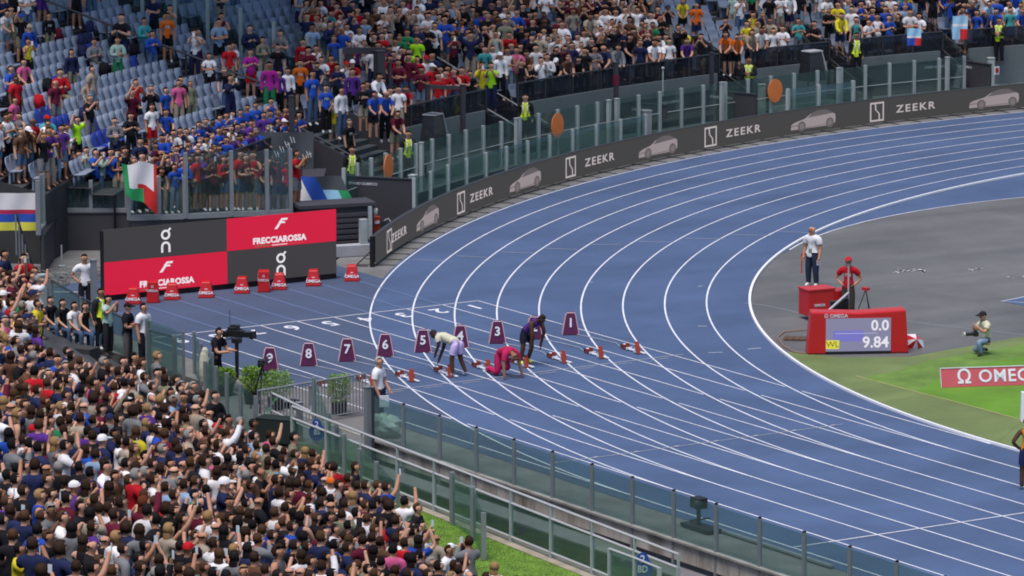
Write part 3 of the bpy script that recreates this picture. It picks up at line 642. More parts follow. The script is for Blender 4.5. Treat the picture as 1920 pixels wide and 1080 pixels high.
PAL_MIX = {'black': 7, 'navy': 5, 'white': 6.5, 'grey': 3, 'maroon': 2, 'blue': 1.6, 'red': 1.3, 'beige': 2, 'pale blue': 1.6, 'brown': 1.6, 'green': .8, 'yellow': .4, 'pink': .6, 'purple': .8, 'khaki': 1, 'teal': .4}
PAL_NEAR = {'black': 10, 'navy': 8, 'white': 6, 'grey': 4, 'maroon': 2.2, 'blue': 1.0, 'red': .9, 'beige': 2.2, 'pale blue': 1.3, 'brown': 2, 'green': .4, 'yellow': .25, 'pink': .4, 'purple': .9, 'khaki': 1.2, 'teal': .2}
def pal_zone(x, y):
    if 340 < x < 640 and 180 < y < 300: return {'blue': 8, 'navy': 2, 'white': 1.5, 'purple': 1, 'pale blue': .8}
    if x < 260 and y > 240: return {'black': 3, 'maroon': 2, 'brown': 3, 'white': 1.5, 'beige': 2, 'red': .8, 'blue': .6, 'purple': .8}
    if 340 < x < 560 and y > 300: return {'maroon': 4, 'red': 3, 'purple': 1, 'black': 1}
    if 560 < x < 720 and 60 < y < 260: return {'white': 4, 'red': 2, 'black': 2, 'navy': 2, 'blue': 1.5, 'beige': 1, 'maroon': 1, 'purple': .6}
    if 640 < x < 960 and y > 110: return {'red': 7, 'white': 3, 'maroon': 2, 'black': 2, 'beige': 1, 'lime': .5}
    if 960 < x < 1240: return {'white': 6, 'black': 4, 'beige': 2, 'maroon': 2, 'navy': 2, 'grey': 2, 'brown': 2}
    if 1240 <= x < 1480: return {'white': 3, 'yellow': 2.5, 'orange': 1.2, 'black': 2, 'navy': 1, 'beige': 3, 'green': 1, 'purple': .8}
    if x >= 1480: return {'blue': 3, 'white': 3, 'pale blue': 2, 'black': 2, 'teal': 1.2, 'yellow': .8, 'beige': 1.5, 'navy': 1}
    return PAL_MIX
HAIRW = {('short', 'black'): 4, ('short', 'dark brown'): 5, ('short', 'brown'): 2.5, ('long', 'dark brown'): 3.5, ('long', 'black'): 2, ('long', 'brown'): 1.6, ('long', 'blonde'): .7, ('short', 'grey'): 1.0, ('short', 'blonde'): .4, ('bun', 'dark brown'): .9, ('curly', 'dark brown'): .7, ('bald', 'dark brown'): .8, ('cap', 'white'): .22, ('cap', 'navy'): .25, ('cap', 'red'): .08, ('long', 'reddish'): .25}
HN = {'short': 'short', 'long': 'long', 'curly': 'curly', 'bun': 'tied-up', 'bald': 'receding'}
POSEW_NEAR = {'standing with arms down': 4, 'holding up a phone with both hands': 3.2, 'reaching one arm high with a phone': .7, 'clapping': 2, 'with folded arms': 1.8, 'with both arms raised': .1}
POSEW_FAR = {'standing with arms down': 3.5, 'holding up a phone with both hands': 2.2, 'reaching one arm high with a phone': .6, 'clapping': 3.5, 'with folded arms': 2, 'leaning on the rail': 1.2, 'with both arms raised': .5}
random.seed(11)
CAND = []                                         # every spectator: dict
def add_cand(loc, rz, px, py, zone, row, place, over=None, poses=POSEW_FAR, pr=0.0, sc=None):
    hs, hc = wc(HAIRW); fem = hs in ('long', 'bun')
    d = dict(loc=loc, rz=rz, px=px, py=py, zone=zone, row=row, place=place, pose=wc(poses), topc=wc(pal_zone(px, py) if zone == 'far' else PAL_NEAR), top=random.choices(['tee', 'long', 'tank'], [6, 2, 1.6 if fem else .6])[0],
             bot='shorts' if random.random() < (.45 if zone == 'far' else .3) else 'trousers', botc=wc({'black': 3, 'navy': 2, 'denim': 3, 'light denim': 1.5, 'grey': 1, 'beige': 1, 'khaki': .6}), hair=hs, hairc=hc, fem=fem,
             skin=random.choices(SK, [4, 4, 3, 1.5, 4, .7])[0], sc=sc or random.gauss(.985, .05)*(.96 if fem else 1.0), shoe=random.choice(['white', 'dark']), pr=pr)
    if over: d.update(over)
    CAND.append(d); return d
# explicit spectators (seen whole or nearly whole in the photograph)
EXPL = [(43, 62, 'yellow', 'tank', 'shorts', 'black', 'long', 'dark brown', 1), (70, 48, 'blue', 'long', 'trousers', 'white', 'cap', 'beige', 0), (86, 118, 'pink', 'tee', 'shorts', 'black', 'long', 'black', 6), (124, 86, 'navy', 'long', 'trousers', 'khaki', 'long', 'dark brown', 0),
 (133, 140, 'red', 'long', 'trousers', 'khaki', 'short', 'dark brown', 7), (183, 146, 'beige', 'long', 'shorts', 'beige', 'long', 'dark brown', 6), (217, 66, 'mint', 'long', 'trousers', 'green', 'short', 'brown', 4), (198, 78, 'grey', 'long', 'trousers', 'grey', 'short', 'brown', 7), (264, 33, 'teal', 'long', 'trousers', 'denim', 'short', 'dark brown', 4), (322, 28, 'orange', 'tee', 'shorts', 'black', 'short', 'brown', 0),
 (367, 56, 'white', 'tank', 'trousers', 'navy', 'long', 'brown', 1), (393, 62, 'white', 'tank', 'shorts', 'maroon', 'long', 'brown', 3), (421, 78, 'red', 'tee', 'shorts', 'beige', 'short', 'black', 0), (456, 88, 'white', 'tee', 'shorts', 'black', 'short', 'dark brown', 0), (22, 146, 'red', 'tee', 'shorts', 'black', 'short', 'brown', 0), (12, 122, 'blue', 'tee', 'trousers', 'black', 'short', 'brown', 3),
 (54, 186, 'pink', 'long', 'trousers', 'blue', 'short', 'black', 0), (140, 218, 'lime', 'tee', 'shorts', 'black', 'short', 'brown', 9), (86, 232, 'red', 'tee', 'trousers', 'black', 'bald', 'brown', 0), (300, 155, 'blue', 'tee', 'shorts', 'navy', 'short', 'dark brown', 0), (325, 146, 'pink', 'tee', 'trousers', 'beige', 'short', 'brown', 0), (354, 155, 'black', 'tee', 'trousers', 'black', 'short', 'black', 0), (369, 148, 'khaki', 'long', 'trousers', 'khaki', 'short', 'grey', 0),
 (253, 180, 'maroon', 'tee', 'trousers', 'black', 'long', 'black', 2), (304, 198, 'white', 'tee', 'shorts', 'red', 'short', 'brown', 0), (354, 210, 'blue', 'tee', 'trousers', 'navy', 'short', 'brown', 6), (441, 150, 'navy', 'long', 'trousers', 'navy', 'short', 'brown', 1), (505, 128, 'magenta', 'long', 'trousers', 'green', 'bun', 'black', 0), (522, 124, 'purple', 'long', 'trousers', 'black', 'long', 'black', 0), (545, 122, 'white', 'long', 'shorts', 'navy', 'short', 'black', 0),
 (560, 112, 'orange', 'tee', 'shorts', 'black', 'short', 'dark brown', 0), (582, 78, 'red', 'long', 'shorts', 'grey', 'short', 'brown', 0), (30, 22, 'black', 'tee', 'shorts', 'khaki', 'cap', 'blue', 2), (88, 12, 'black', 'long', 'trousers', 'khaki', 'short', 'black', 0), (162, -30, 'black', 'tee', 'shorts', 'black', 'short', 'brown', 0), (100, -35, 'purple', 'long', 'shorts', 'purple', 'long', 'brown', 0), (232, 225, 'grey', 'long', 'trousers', 'navy', 'short', 'brown', 4), (262, 262, 'navy', 'tee', 'trousers', 'black', 'short', 'black', 0), (272, 216, 'black', 'tee', 'trousers', 'black', 'short', 'black', 3), (498, 70, 'khaki', 'long', 'trousers', 'beige', 'long', 'dark brown', 4), (478, 96, 'magenta', 'tee', 'shorts', 'red', 'short', 'brown', 3),
 (800, 78, 'lime', 'tee', 'shorts', 'black', 'short', 'brown', 0), (775, 96, 'lime', 'tee', 'shorts', 'black', 'short', 'black', 0), (843, 56, 'maroon', 'tee', 'trousers', 'black', 'short', 'brown', 1), (922, 62, 'mint', 'tank', 'shorts', 'black', 'short', 'dark brown', 0), (972, 68, 'red', 'tee', 'shorts', 'red', 'short', 'brown', 0), (947, 44, 'khaki', 'tee', 'shorts', 'grey', 'short', 'brown', 0), (1056, 48, 'white', 'long', 'trousers', 'grey', 'short', 'brown', 3), (1010, 42, 'black', 'long', 'trousers', 'navy', 'short', 'brown', 0), (1035, 40, 'black', 'long', 'trousers', 'black', 'short', 'brown', 0),
 (1237, 48, 'green', 'tee', 'trousers', 'light denim', 'short', 'brown', 4), (1380, -18, 'mint', 'tee', 'shorts', 'beige', 'short', 'brown', 0), (1401, -14, 'brown', 'tank', 'trousers', 'brown', 'long', 'brown', 0), (1425, -30, 'white', 'tee', 'trousers', 'light denim', 'short', 'brown', 0), (1300, 95, 'purple', 'tee', 'shorts', 'purple', 'short', 'brown', 5), (1391, 62, 'orange', 'tee', 'shorts', 'black', 'short', 'black', 5), (1375, 72, 'orange', 'tee', 'shorts', 'black', 'short', 'brown', 5)]
PK = list(POSES); CTR = Vector((4, -2, 0)); used = []
for (px, py, tc, tp, bt, bc, hs, hc, pk) in EXPL:
    sit = pk in (6, 7); q = far_at(px, py, 1.2 if sit else 1.62)
    if not q: continue
    r, a = q; n = math.floor((r-FR0)/FD+.3); r2 = FR0+n*FD+(.45 if sit else .3)
    z = FZ0+n*FH; P = pol(r2, a, z); rz = math.atan2(CTR.y-P.y, CTR.x-P.x)+random.uniform(-.4, .4)
    if sit: P = pol(FR0+n*FD+.62, a, z)
    used.append((n, a)); add_cand(P, rz, px, py, 'far', n, a, dict(topc=tc, top=tp, bot=bt, botc=bc, hair=hs, hairc=hc, pose=PK[pk], fem=hs in ('long', 'bun')), pr=9)
def dens(x, y):
    if x < 330: return .93 if y > (215 if x < 110 else 262) else .07
    if x < 560: return .97 if y > 240-(x-330)*.33 else .12
    if x < 700: return .78 if y < 140 else .92
    if x < 1230: return .86 if y < 88 else .97
    if x < 1400: return .06 if y < 24 else (.25 if y < 46 else .96)
    return .88 if y < 30 else .97
seatlist = []
for n, r, a in seat_cells():
    P = pol(r, a, FZ0+n*FH); hx, hy = proj(P+UPV*1.6)
    if hx < -60 or hx > 1980 or hy > 560 or hy < -110: continue
    taken = any(m in (n,) and abs(a2-a) < .5 for m, a2 in used)
    if not taken and random.random() < dens(hx, hy):
        ph = pol(r-.28, a+random.uniform(-.1, .1), FZ0+n*FH); rz = math.atan2(CTR.y-ph.y, CTR.x-ph.x)+random.gauss(0, .35)
        front = (r-rstart(a)) < 1.4
        add_cand(ph, rz, hx, hy, 'far', n, a, poses={**POSEW_FAR, 'leaning on the rail': 6} if front else POSEW_FAR, pr=3 if front else (1.0 if hy < 120 else 1.5))
    seatlist.append((n, r, a, P, taken))
for rank, (rr2, zz2) in enumerate(((54.42, 1.0), (54.95, 1.15), (55.6, 1.34))):
    a = -135.2
    while a > -146.6:
        P = pol(rr2, a, zz2); hx, hy = proj(P+UPV*1.4); ph = P
        if random.random() < .93: add_cand(P, math.atan2(-4-P.y, -2-P.x)+random.gauss(0, .4), hx, hy, 'far', rank, a, dict(topc=wc({'blue': 9, 'navy': 2, 'white': 1.5, 'purple': 1.2, 'maroon': .5, 'pale blue': .6}), pose=random.choice([PK[5], PK[5], PK[0], PK[3], PK[1]]) if rank == 0 else wc(POSEW_FAR)), pr=6-rank, sc=random.uniform(.82, .93))
        a -= random.uniform(.5, .62)
# people on the low landing behind the screen and on the stair chutes
for i, x in enumerate(range(118, 560, 15)):
    base = 388 if x < 240 else (402 if x < 345 else 398)
    P = at(x+random.uniform(-3, 3), base-random.uniform(0, 3), 1.15); tc = wc({'maroon': 4, 'red': 3, 'black': 1, 'purple': 1, 'lime': .7, 'orange': .3}) if x > 345 else wc({'white': 2, 'black': 2, 'blue': 2, 'red': 1, 'mint': 1})
    hx, hy = proj(P+UPV*1.6); add_cand(P, math.atan2(-2-P.y, 2-P.x)+random.gauss(0, .3), hx, hy, 'landing', 0, x, dict(topc=tc, bot='shorts' if x > 345 or random.random() < .4 else 'trousers'), pr=8)
for (x, y, z, tc, tag_) in [(640, 262, 1.3, 'white', 0), (612, 250, 1.5, 'blue', 0), (586, 236, 1.7, 'blue', 0), (700, 262, 1.4, 'blue', 5), (722, 268, 1.2, 'blue', 5), (740, 300, .7, 'maroon', 5), (682, 250, 1.6, 'black', 3), (748, 252, 1.5, 'white', 0), (905, 215, 1.1, 'yellow', 1), (922, 212, 1.2, 'lime', 1), (627, 282, .9, 'yellow', 1), (655, 318, .45, 'black', 0)]:
    P = at(x, y, z); hx, hy = proj(P+UPV*1.6); add_cand(P, math.atan2(-2-P.y, 2-P.x)+random.gauss(0, .3), hx, hy, 'stair', 0, x, dict(topc=tc, pose=PK[tag_]), pr=8)
# near stand crowd
random.seed(21)
for n in range(0, 22):
    s = n*ND+.38; t = -29.0
    while t < 46:
        t += random.gauss(.62, .07)
        P = nearP(t, s+random.uniform(-.08, .08), NZ0+n*NH); hx, hy = proj(P+UPV*1.55)
        if hx < -70 or hx > 1100 or hy > 1180 or hy < 395: continue
        if t < -22.5 and (hx > 60 or hy < 428): continue
        if n == 0 and (t < 6 or random.random() < .25): continue
        if n == 1 and -9 < t < 2: continue
        if n <= 1 and 9.6 < t < 12.5: continue
        if t < -8 and n < 1: continue
        if hx > 150 and hy < np.interp(hx, [150, 290, 340, 380, 430, 480, 560, 610, 680, 730, 800, 860, 900, 960, 1000], [675, 682, 715, 738, 780, 805, 838, 842, 890, 930, 945, 950, 995, 1045, 1070]): continue
        if (150 < hx < 350 and hy < 680) or (72 < hx <= 150 and hy < 655): continue
        if random.random() < .08: continue
        P.z += 0; rz = math.atan2(-3-P.y, 8+t*.4-P.x)+random.gauss(-.15, .6)
        pw = {**POSEW_NEAR}
        sit = (t < -7.5 and random.random() < .6) 
        add_cand(P+(Vector((0, 0, .0)) if not sit else NN*.18), rz, hx, hy, 'near', n, t, dict(pose='sitting with hands on knees' if random.random() < .6 else 'sitting and looking at a phone') if sit else None, poses=pw, pr=1.2+max(0, t)*.06-abs(hx-400)*.0005+(2.5 if n < 2 else 0)+(-3 if hy > 1110 or hx < -20 else 0))
SPECIAL = [(845, 985, 'black', 'tee', 'cap', 'white', 1), (606, 852, 'green', 'tee', 'short', 'brown', 0), (627, 905, 'white', 'long', 'cap', 'orange', 1), (795, 985, 'pale blue', 'tee', 'short', 'black', 1), (230, 820, 'white', 'tee', 'long', 'black', 1), (52, 1010, 'blue', 'tee', 'short', 'black', 0), (22, 770, 'navy', 'tee', 'bald', 'dark brown', 1)]
for (x, y, tc, tp, hs, hc, pk) in SPECIAL:
    best = min([c for c in CAND if c['zone'] == 'near'], key=lambda c: (c['px']-x)**2+(c['py']-y)**2)
    best.update(topc=tc, top=tp, hair=hs, hairc=hc, pose=PK[pk], pr=9)
# labels
ORD = ['first', 'second', 'third', 'fourth', 'fifth', 'sixth', 'seventh', 'eighth', 'ninth', 'tenth', 'eleventh', 'twelfth', '13th', '14th', '15th', '16th', '17th', '18th', '19th', '20th', '21st', '22nd', '23rd', '24th', '25th', '26th']
def ordn(i): return ORD[i] if i < len(ORD) else '%dth' % (i+1)
CAND.sort(key=lambda c: -c['pr']); IND = CAND[:284]; REST = CAND[284:]
rows = {}
for c in IND: rows.setdefault((c['zone'], c['row']), []).append(c)
for (zn, rw), L in rows.items():
    L.sort(key=lambda c: c['px'])
    for i, c in enumerate(L):
        hair = ('%s cap' % c['hairc']) if c['hair'] == 'cap' else '%s %s hair' % (HN[c['hair']], c['hairc'])
        c['who'] = '%s %s, %s' % (c['topc'], {'tee': 'T-shirt', 'long': 'long-sleeved top', 'tank': 'sleeveless top'}[c['top']], hair)
        wh = {'far': 'curved stand %s row', 'near': 'near stand %s row', 'landing': 'behind landing glass%s', 'stair': 'on exit stairs%s'}[zn]
        wh = wh % (ordn(rw) if zn in ('far', 'near') else ''); c['where'] = wh; c['ix'] = i
for (zn, rw), L in rows.items():
    same = {}
    for c in L: same.setdefault(c['who'], []).append(c)
    for w, g in same.items():
        for i, c in enumerate(g):
            c['label'] = '%s, %s%s' % (w, c['where'], '' if len(g) == 1 else ', %s from left' % ordn(i))
GROUPS = {'far': 'spectators standing in the curved stand', 'near': 'spectators crowding the near stand', 'landing': 'spectators behind the landing glass', 'stair': 'people on the exit stairs'}
for c in IND:
    hc = HC.get(c['hairc'], CC.get(c['hairc'], (.1, .1, .1))); d = CC[c['topc']]; j = random.uniform(.8, 1.15)
    person(c['loc'], c['rz'], c['pose'], c['top'], tuple(x*j for x in d), c['bot'], CC[c['botc']], c['hair'], hc, c['skin'], c['label'], GROUPS[c['zone']], c['shoe'], c['sc'], fem=c['fem'])
# the remaining crowd as one mass
VV = []; FI = []; FL = []; CL = []; off = 0
def push(Vn, Fc, M, T, col_f, mi=None):
    global off
    W_ = Vn @ M.T+T; VV.append(W_); CLv = np.empty((len(Vn), 4)); CLv[:] = (*col_f, 1)
    CL.append(CLv)
    for f in Fc: FI.extend([i+off for i in f]); FL.append(len(f))
    off += len(Vn)
NPC = {}
def npm(key, mb):
    if key not in NPC: NPC[key] = (np.array([tuple(v) for v in mb.v]), mb.f) if isinstance(mb, MB) else (np.array(mb[0]), mb[1])
    return NPC[key]
for c in REST:
    v = make_variant(POSES[c['pose']], (c['pose'], c['fem'], False), c['fem'], False); cs, sn = math.cos(c['rz'])*c['sc'], math.sin(c['rz'])*c['sc']
    M = np.array([[cs, -sn, 0], [sn, cs, 0], [0, 0, c['sc']]]); T = np.array(c['loc'][:]); j = random.uniform(.8, 1.15)
    hc = HC.get(c['hairc'], CC.get(c['hairc'], (.1, .1, .1)))
    push(*npm(('b', c['pose'], c['fem']), v['body']), M, T, c['skin']); push(*npm(('t', c['pose'], c['fem'], c['top']), v[c['top']]), M, T, tuple(x*j for x in CC[c['topc']]))
    push(*npm(('l', c['pose'], c['fem'], c['bot']), v[c['bot']]), M, T, CC[c['botc']])
    push(*npm(('h', c['pose'], c['hair']), hair_mb(*v['head'], c['hair'])), M, T, hc)
me = bpy.data.meshes.new('crowd'); Vall = np.concatenate(VV); me.vertices.add(len(Vall)); me.vertices.foreach_set('co', Vall.astype(np.float32).ravel())
me.loops.add(len(FI)); me.loops.foreach_set('vertex_index', np.array(FI, dtype=np.int32)); me.polygons.add(len(FL))
me.polygons.foreach_set('loop_start', np.concatenate([[0], np.cumsum(FL)[:-1]]).astype(np.int32)); me.update(calc_edges=True)
me.polygons.foreach_set('use_smooth', [True]*len(FL)); ca = me.color_attributes.new('Col', 'FLOAT_COLOR', 'POINT'); ca.data.foreach_set('color', np.concatenate(CL).astype(np.float32).ravel())
me.materials.append(CROWDM); me.validate(); o = bpy.data.objects.new('crowd', me); COL.objects.link(o); tag(o, 'the remaining spectators massed in both stands', None, None, 'stuff')
print('CROWD', len(CAND), len(REST), len(FL))
# seats: nearest ones in view as parts, the rest one part
seatlist = [q for q in seatlist if not q[4]]
vis = [q for q in seatlist if proj(q[3]+UPV*.6)[0] > 0 and 0 < proj(q[3]+UPV*.6)[1] < 400]
occ = {(c['row'], round(c['place'], 1)) for c in CAND if c['zone'] == 'far'}
vis.sort(key=lambda q: ((q[0], round(q[2], 1)) in occ, proj(q[3])[0] > 560, -proj(q[3])[1])); vs_ = vis[:298]; ids = {id(q) for q in vs_}
def seat_is_blue(P): x, y = proj(P+UPV*.6); return (75 < x < 135 and 205 < y < 262) or (165 < x < 215 and 232 < y < 262) or (1070 < x < 1120 and 52 < y < 80) or random.random() < .012
smA = get_mesh(('seat', 'seat'), sb, [M_SEAT]); smB = get_mesh(('seatb', 'seat'), sb, [M_SEATB])
for q in vs_:
    P = q[3]-Vector((BX, BR, 0)); inst('seat', smB if seat_is_blue(q[3]) else smA, fs, P, math.radians(q[2]+180))
b = MB(); SV = [Vector(v) for v in sb.v]
for q in seatlist:
    if id(q) in ids: continue
    R = Matrix.Rotation(math.radians(q[2]+180), 3, 'Z'); T = q[3]-Vector((BX, BR, 0)); b.add([R @ v+T for v in SV], sb.f, 1 if seat_is_blue(q[3]) else 0)
b.build('seat', [M_SEAT, M_SEATB], fs, kind='stuff')
# ---------------------------------------------------------------- far stand front: wall, parapet rail, glass
def arcpts(r, a0, a1, step): n = max(1, round(abs(a1-a0)/step)); return [a0+(a1-a0)*i/n for i in range(n+1)]
def wall_arc(name, r, a0, a1, z0, z1, th, m, **k):
    A = arcpts(r, a0, a1, 1.0); b = MB(); V = []
    for a in A: V += [pol(r-th/2, a, z0), pol(r-th/2, a, z1), pol(r+th/2, a, z1), pol(r+th/2, a, z0)]
    Fc = [(4*i+j, 4*i+(j+1) % 4, 4*i+4+(j+1) % 4, 4*i+4+j) for i in range(len(A)-1) for j in range(4)]+[(0, 3, 2, 1), tuple(4*(len(A)-1)+j for j in range(4))]
    b.add(V, Fc); return b.build(name, m, **k)
segs = [(-151.0, -157.3, 'between the first two exit stairs'), (-159.6, -170.7, 'in the middle of the curve'), (-172.7, -176.4, 'left of the hanging blue banner'), (-177.9, -182.0, 'below the hanging banners'), (-183.4, -196, 'at far right end of the stand')]
for a0, a1, w in segs:
    wall_arc('stand_wall', 53.5, a0, a1, -.05, 1.42, .16, M_WALLG, label='grey front wall of the curved stand '+w, cat='wall')
    A = arcpts(53.5, a0+.15, a1-.15, 1.6)
    fence('parapet', [tuple(pol(53.5, a).xy) for a in A], .68, 'smoked glass parapet with dark handrail '+w, M_DARK, .05, GLASSD, zb=1.42, rails=(.70,), railm=M_DARK, rail_w=.07)
wall_arc('stand_wall', 54.1, -134.5, -143.6, 1.15, 1.85, .12, M_ANTH, label='dark wall behind the spectators on the landing', cat='wall')
A = arcpts(54, -134.7, -143.4, 1.6); fence('parapet', [tuple(pol(54.1, a).xy) for a in A], .30, 'smoked glass parapet above the landing wall', M_DARK, .05, GLASSD, zb=1.86, rails=(.32,), railm=M_DARK)
# exit stair chutes
for i, (c0, c1, rm) in enumerate(CH):
    w = ['wide exit stair beside big black-draped case', 'narrow exit stair with two people in yellow', 'exit stair behind steward at orange disc', 'exit stair behind the hanging banner', 'exit stair at right edge below steward'][i]
    e = empty('exit_stair', pol(53, (c0+c1)/2), 0, label='dark grey '+w, cat='stairs'); O = pol(53, (c0+c1)/2)
    b = MB(); N = 9; zt = farfloor(rm+.2)
    for k in range(N):
        ra, rb = 52.0+(rm-52.0)*k/N, 52.0+(rm-52.0)*(k+1)/N; z = .05+(zt-.05)*(k+.5)/N
        p = [pol(ra, c0, z)-O, pol(ra, c1, z)-O, pol(rb+.02, c1, z)-O, pol(rb+.02, c0, z)-O, pol(ra, c0, -.1)-O, pol(ra, c1, -.1)-O]
        b.add(p, [(0, 3, 2, 1), (0, 1, 5, 4)])
    b.build('steps', mat('stair_slate', (.062, .078, .088), .8, .15, 1), e)
    for c in (c0, c1):
        a, d = pol(52.1, c, .0)-O, pol(rm+.3, c, zt)-O
        b = MB(); t = (pol(52, c+.1)-pol(52, c)).normalized()*.05
        P = [a-UPV*.1, d-UPV*1.2, d+UPV*.75, a+UPV*.72]; P = [v-t for v in P]+[v+t for v in P]
        b.add(P, [(0, 1, 2, 3), (7, 6, 5, 4), (0, 4, 5, 1), (1, 5, 6, 2), (2, 6, 7, 3), (3, 7, 4, 0)]); b.build('side_wall', M_ANTH if i < 1 else GLASSD, e)
        b = MB(); b.bar(a+UPV*.85, d+UPV*.88, .06); b.build('handrail', M_DARK if i != 1 else M_GALV, e)
# aisle hand rail and glass divider
e = empty('aisle_rail', pol(58, AIS), 0, label='long dark handrail sloping down the aisle between seat blocks', cat='handrail'); O = pol(58, AIS)
b = MB(); b.bar(pol(57.2, AIS, farfloor(57.2)+.95)-O, pol(72, AIS, FZ0+(72-FR0)/FD*FH+.95)-O, .08); b.build('handrail', M_DARK, e)
for k in range(9):
    r = 57.4+k*1.55; b = MB(); b.bar(pol(r, AIS, farfloor(r)-.1)-O, pol(r, AIS, FZ0+(r-FR0)/FD*FH+.93)-O, .07); b.build('post', M_DARK, e)
rr_ = [56.9+1.37*k for k in range(12)]
fence('glass_divider', [tuple(pol(r, DIV).xy) for r in rr_], 1.75, 'tall glass divider with pale posts climbing between seat blocks', M_WPOST, .09, glass_mat('clear_glass', (.86, .90, .90), .03, .04), zs=[farfloor(r) for r in rr_], base=.1)
for a0, a1 in ((AIS+.7, AIS-.7), (DIV+.55, DIV-1.1)):
    b = MB()
    for k in range(40):
        r = 56.6+k*.36; z = FZ0+(r-FR0)/FD*FH-.02; p = [pol(r, a0, z), pol(r, a1, z), pol(r+.36, a1, z), pol(r+.36, a0, z), pol(r, a0, z-.4), pol(r, a1, z-.4)]
        b.add([v-Vector((BX, BR, 0)) for v in p], [(0, 3, 2, 1), (0, 1, 5, 4)])
    b.build('aisle_steps', mat('aisle_grey', (.10, .105, .105), .9, .2, 1.5), fs)
for (x, yt, yb, w, r, lab) in [(655, 96, 172, .22, 56.4, 'left dark pillar of gate frame in the stand'), (712, 96, 192, .30, 55.6, 'thick right dark pillar of gate frame in the stand'), (731, 118, 190, .10, 55.4, 'thin dark post right of the thick pillar'), (802, 160, 215, .13, 53.6, 'dark post at left end of red-shirted group'), (868, 160, 250, .14, 52.6, 'dark post right of the black-draped case'), (1155, 118, 232, .14, 52.4, 'dark mast with maroon band below white-shirted crowd'), (1334, 100, 190, .12, 52.6, 'dark mast left of steward near orange disc'), (548, 180, 330, .14, 54.0, 'dark mast rising behind the coloured banner'), (563, 300, 395, .12, 52.0, 'dark mast beside the coloured banner')]:
    T = cyl(x, yt, r); B = cyl(x, yb, r); b = MB(); h = T.z-B.z; b.box((0, 0, h/2), (w, w, h)); b.box((0, 0, h+.015), (w+.03, w+.03, .03)); b.box((0, 0, .03), (w+.06, w+.06, .06))
    if x == 1155: b.box((0, 0, h*.72), (w+.02, w+.02, .35), mi=1)
    o = b.build('pillar', [M_ANTH, mat('band_maroon', (.16, .01, .04), .6)]); o.location = B; tag(o, lab, 'pillar')
b = MB(); a, c = cyl(645, 95, 56.2), cyl(722, 95, 55.8); b.bar(a, c, .15, .22); b.build('gate_lintel', M_ANTH, label='dark lintel across the gate pillars in the stand', cat='beam')
b = MB(); a, c = cyl(802, 162, 53.6), cyl(870, 165, 52.6); b.bar(a, c, .08, .12); b.build('gate_lintel', M_ANTH, label='dark cross beam below the red-shirted group', cat='beam')
b = MB(); a, c = cyl(1243, 128, 52.2), cyl(1243, 196, 52.2); b.bar(a, c, .06); b.ball(a, .06); b.build('flag_pole', M_WPOST, label='thin pale pole below the green-shirted spectator', cat='pole')
# landing
q = [Vector((-20.2, .5, 0)), Vector((-20.5, -.1, 0)), Vector((-21.4, -3.3, 0)), Vector((-22.0, -4.8, 0)), Vector((-23.3, -4.2, 0)), Vector((-24.5, -6.1, 0)), Vector((-21.04, -8.35, 0)), pol(57.5, -131), pol(57.4, -133), pol(54.3, -134), pol(54.2, -139), pol(54.1, -143.5), pol(52.5, -144)]
b = MB(); n = len(q); b.add([XY(v, 1.15) for v in q]+[XY(v, -.05) for v in q], [tuple(range(n))]+[((i+1) % n, i, n+i, n+(i+1) % n) for i in range(n)])
b.build('landing', M_ANTH, kind='structure')
def frame_fence(pts, h, label, zb=1.15, hs=None):
    r = fence('glass_fence', pts, h, label, M_GALV, .11, glass_mat('screen_glass', (.80, .86, .86), .05, .06) if 'screen_glass' not in MATS else MATS['screen_glass'], zb=zb, hs=hs, base=.12)
    b = MB(); O = Vector((pts[0][0], pts[0][1], 0))
    for a, c in zip(pts, pts[1:]): b.bar(Vector((a[0], a[1], zb+.05))-O, Vector((c[0], c[1], zb+.05))-O, .12, .16)
    b.build('sill', M_GALV, r); return r
frame_fence([(-21.04, -8.4), (-22.1, -7.7), (-23.3, -6.9), (-24.55, -6.12)], 1.6, 'steel framed glass at the left corner of landing beside banner')
frame_fence([(-24.5, -6.05), (-23.9, -5.15), (-23.3, -4.25)], .95, 'low steel framed glass over the dark recess')
frame_fence([(-22.05, -4.85), (-21.7, -4.0), (-21.4, -3.3)], 1.25, 'steel framed glass where the tricolour flag hangs')
frame_fence([(-21.4, -3.25), (-21.0, -1.9), (-20.6, -.9), (-20.4, -.2)], 1.95, 'tall steel framed glass above big screen with maroon-clad group')
# fences along the moat of the bend
tp = [-141.6-i*1.28 for i in range(32)]
fence('glass_fence', [tuple(pol(51, a).xy) for a in tp], 1.52, 'tall outer glass fence with pale posts around the moat', M_WPOST, .09, rails=(.78,), rail_w=.03, base=.05)
fence('glass_fence', [tuple(pol(48.55, a).xy) for a in [-141.3-i*1.72 for i in range(12)]], 1.36, 'short inner glass fence behind grey advertising boards, left part', M_WPOST, .08, base=.35)
fence('glass_fence', [tuple(pol(48.55, a).xy) for a in [-169.2, -171.0, -173.0]], 1.45, 'short inner glass fence behind boards right of orange disc', M_WPOST, .10, base=.3)
for a in [-148.1, -155.2, -161.8, -161.3, -168.1, -174.6, -180.3]:
    b = MB(); b.box((0, 0, .78), (.12, .12, 1.56), rz=math.radians(a)); b.box((0, 0, 1.575), (.15, .15, .03), rz=math.radians(a)); o = b.build('fence_post', M_WPOST); o.location = pol(50.85, a)
    tag(o, 'extra pale post doubling tall moat fence, near %s' % {-148.1: 'black-draped case', -155.2: 'left of orange disc in the middle', -161.8: 'dark mast, left one', -161.3: 'dark mast, right one', -168.1: 'dark wall end', -174.6: 'white-topped case', -180.3: 'red barrier'}[a], 'post', 'doubled posts of the moat fence')
b = MB()                                           # moat far bank
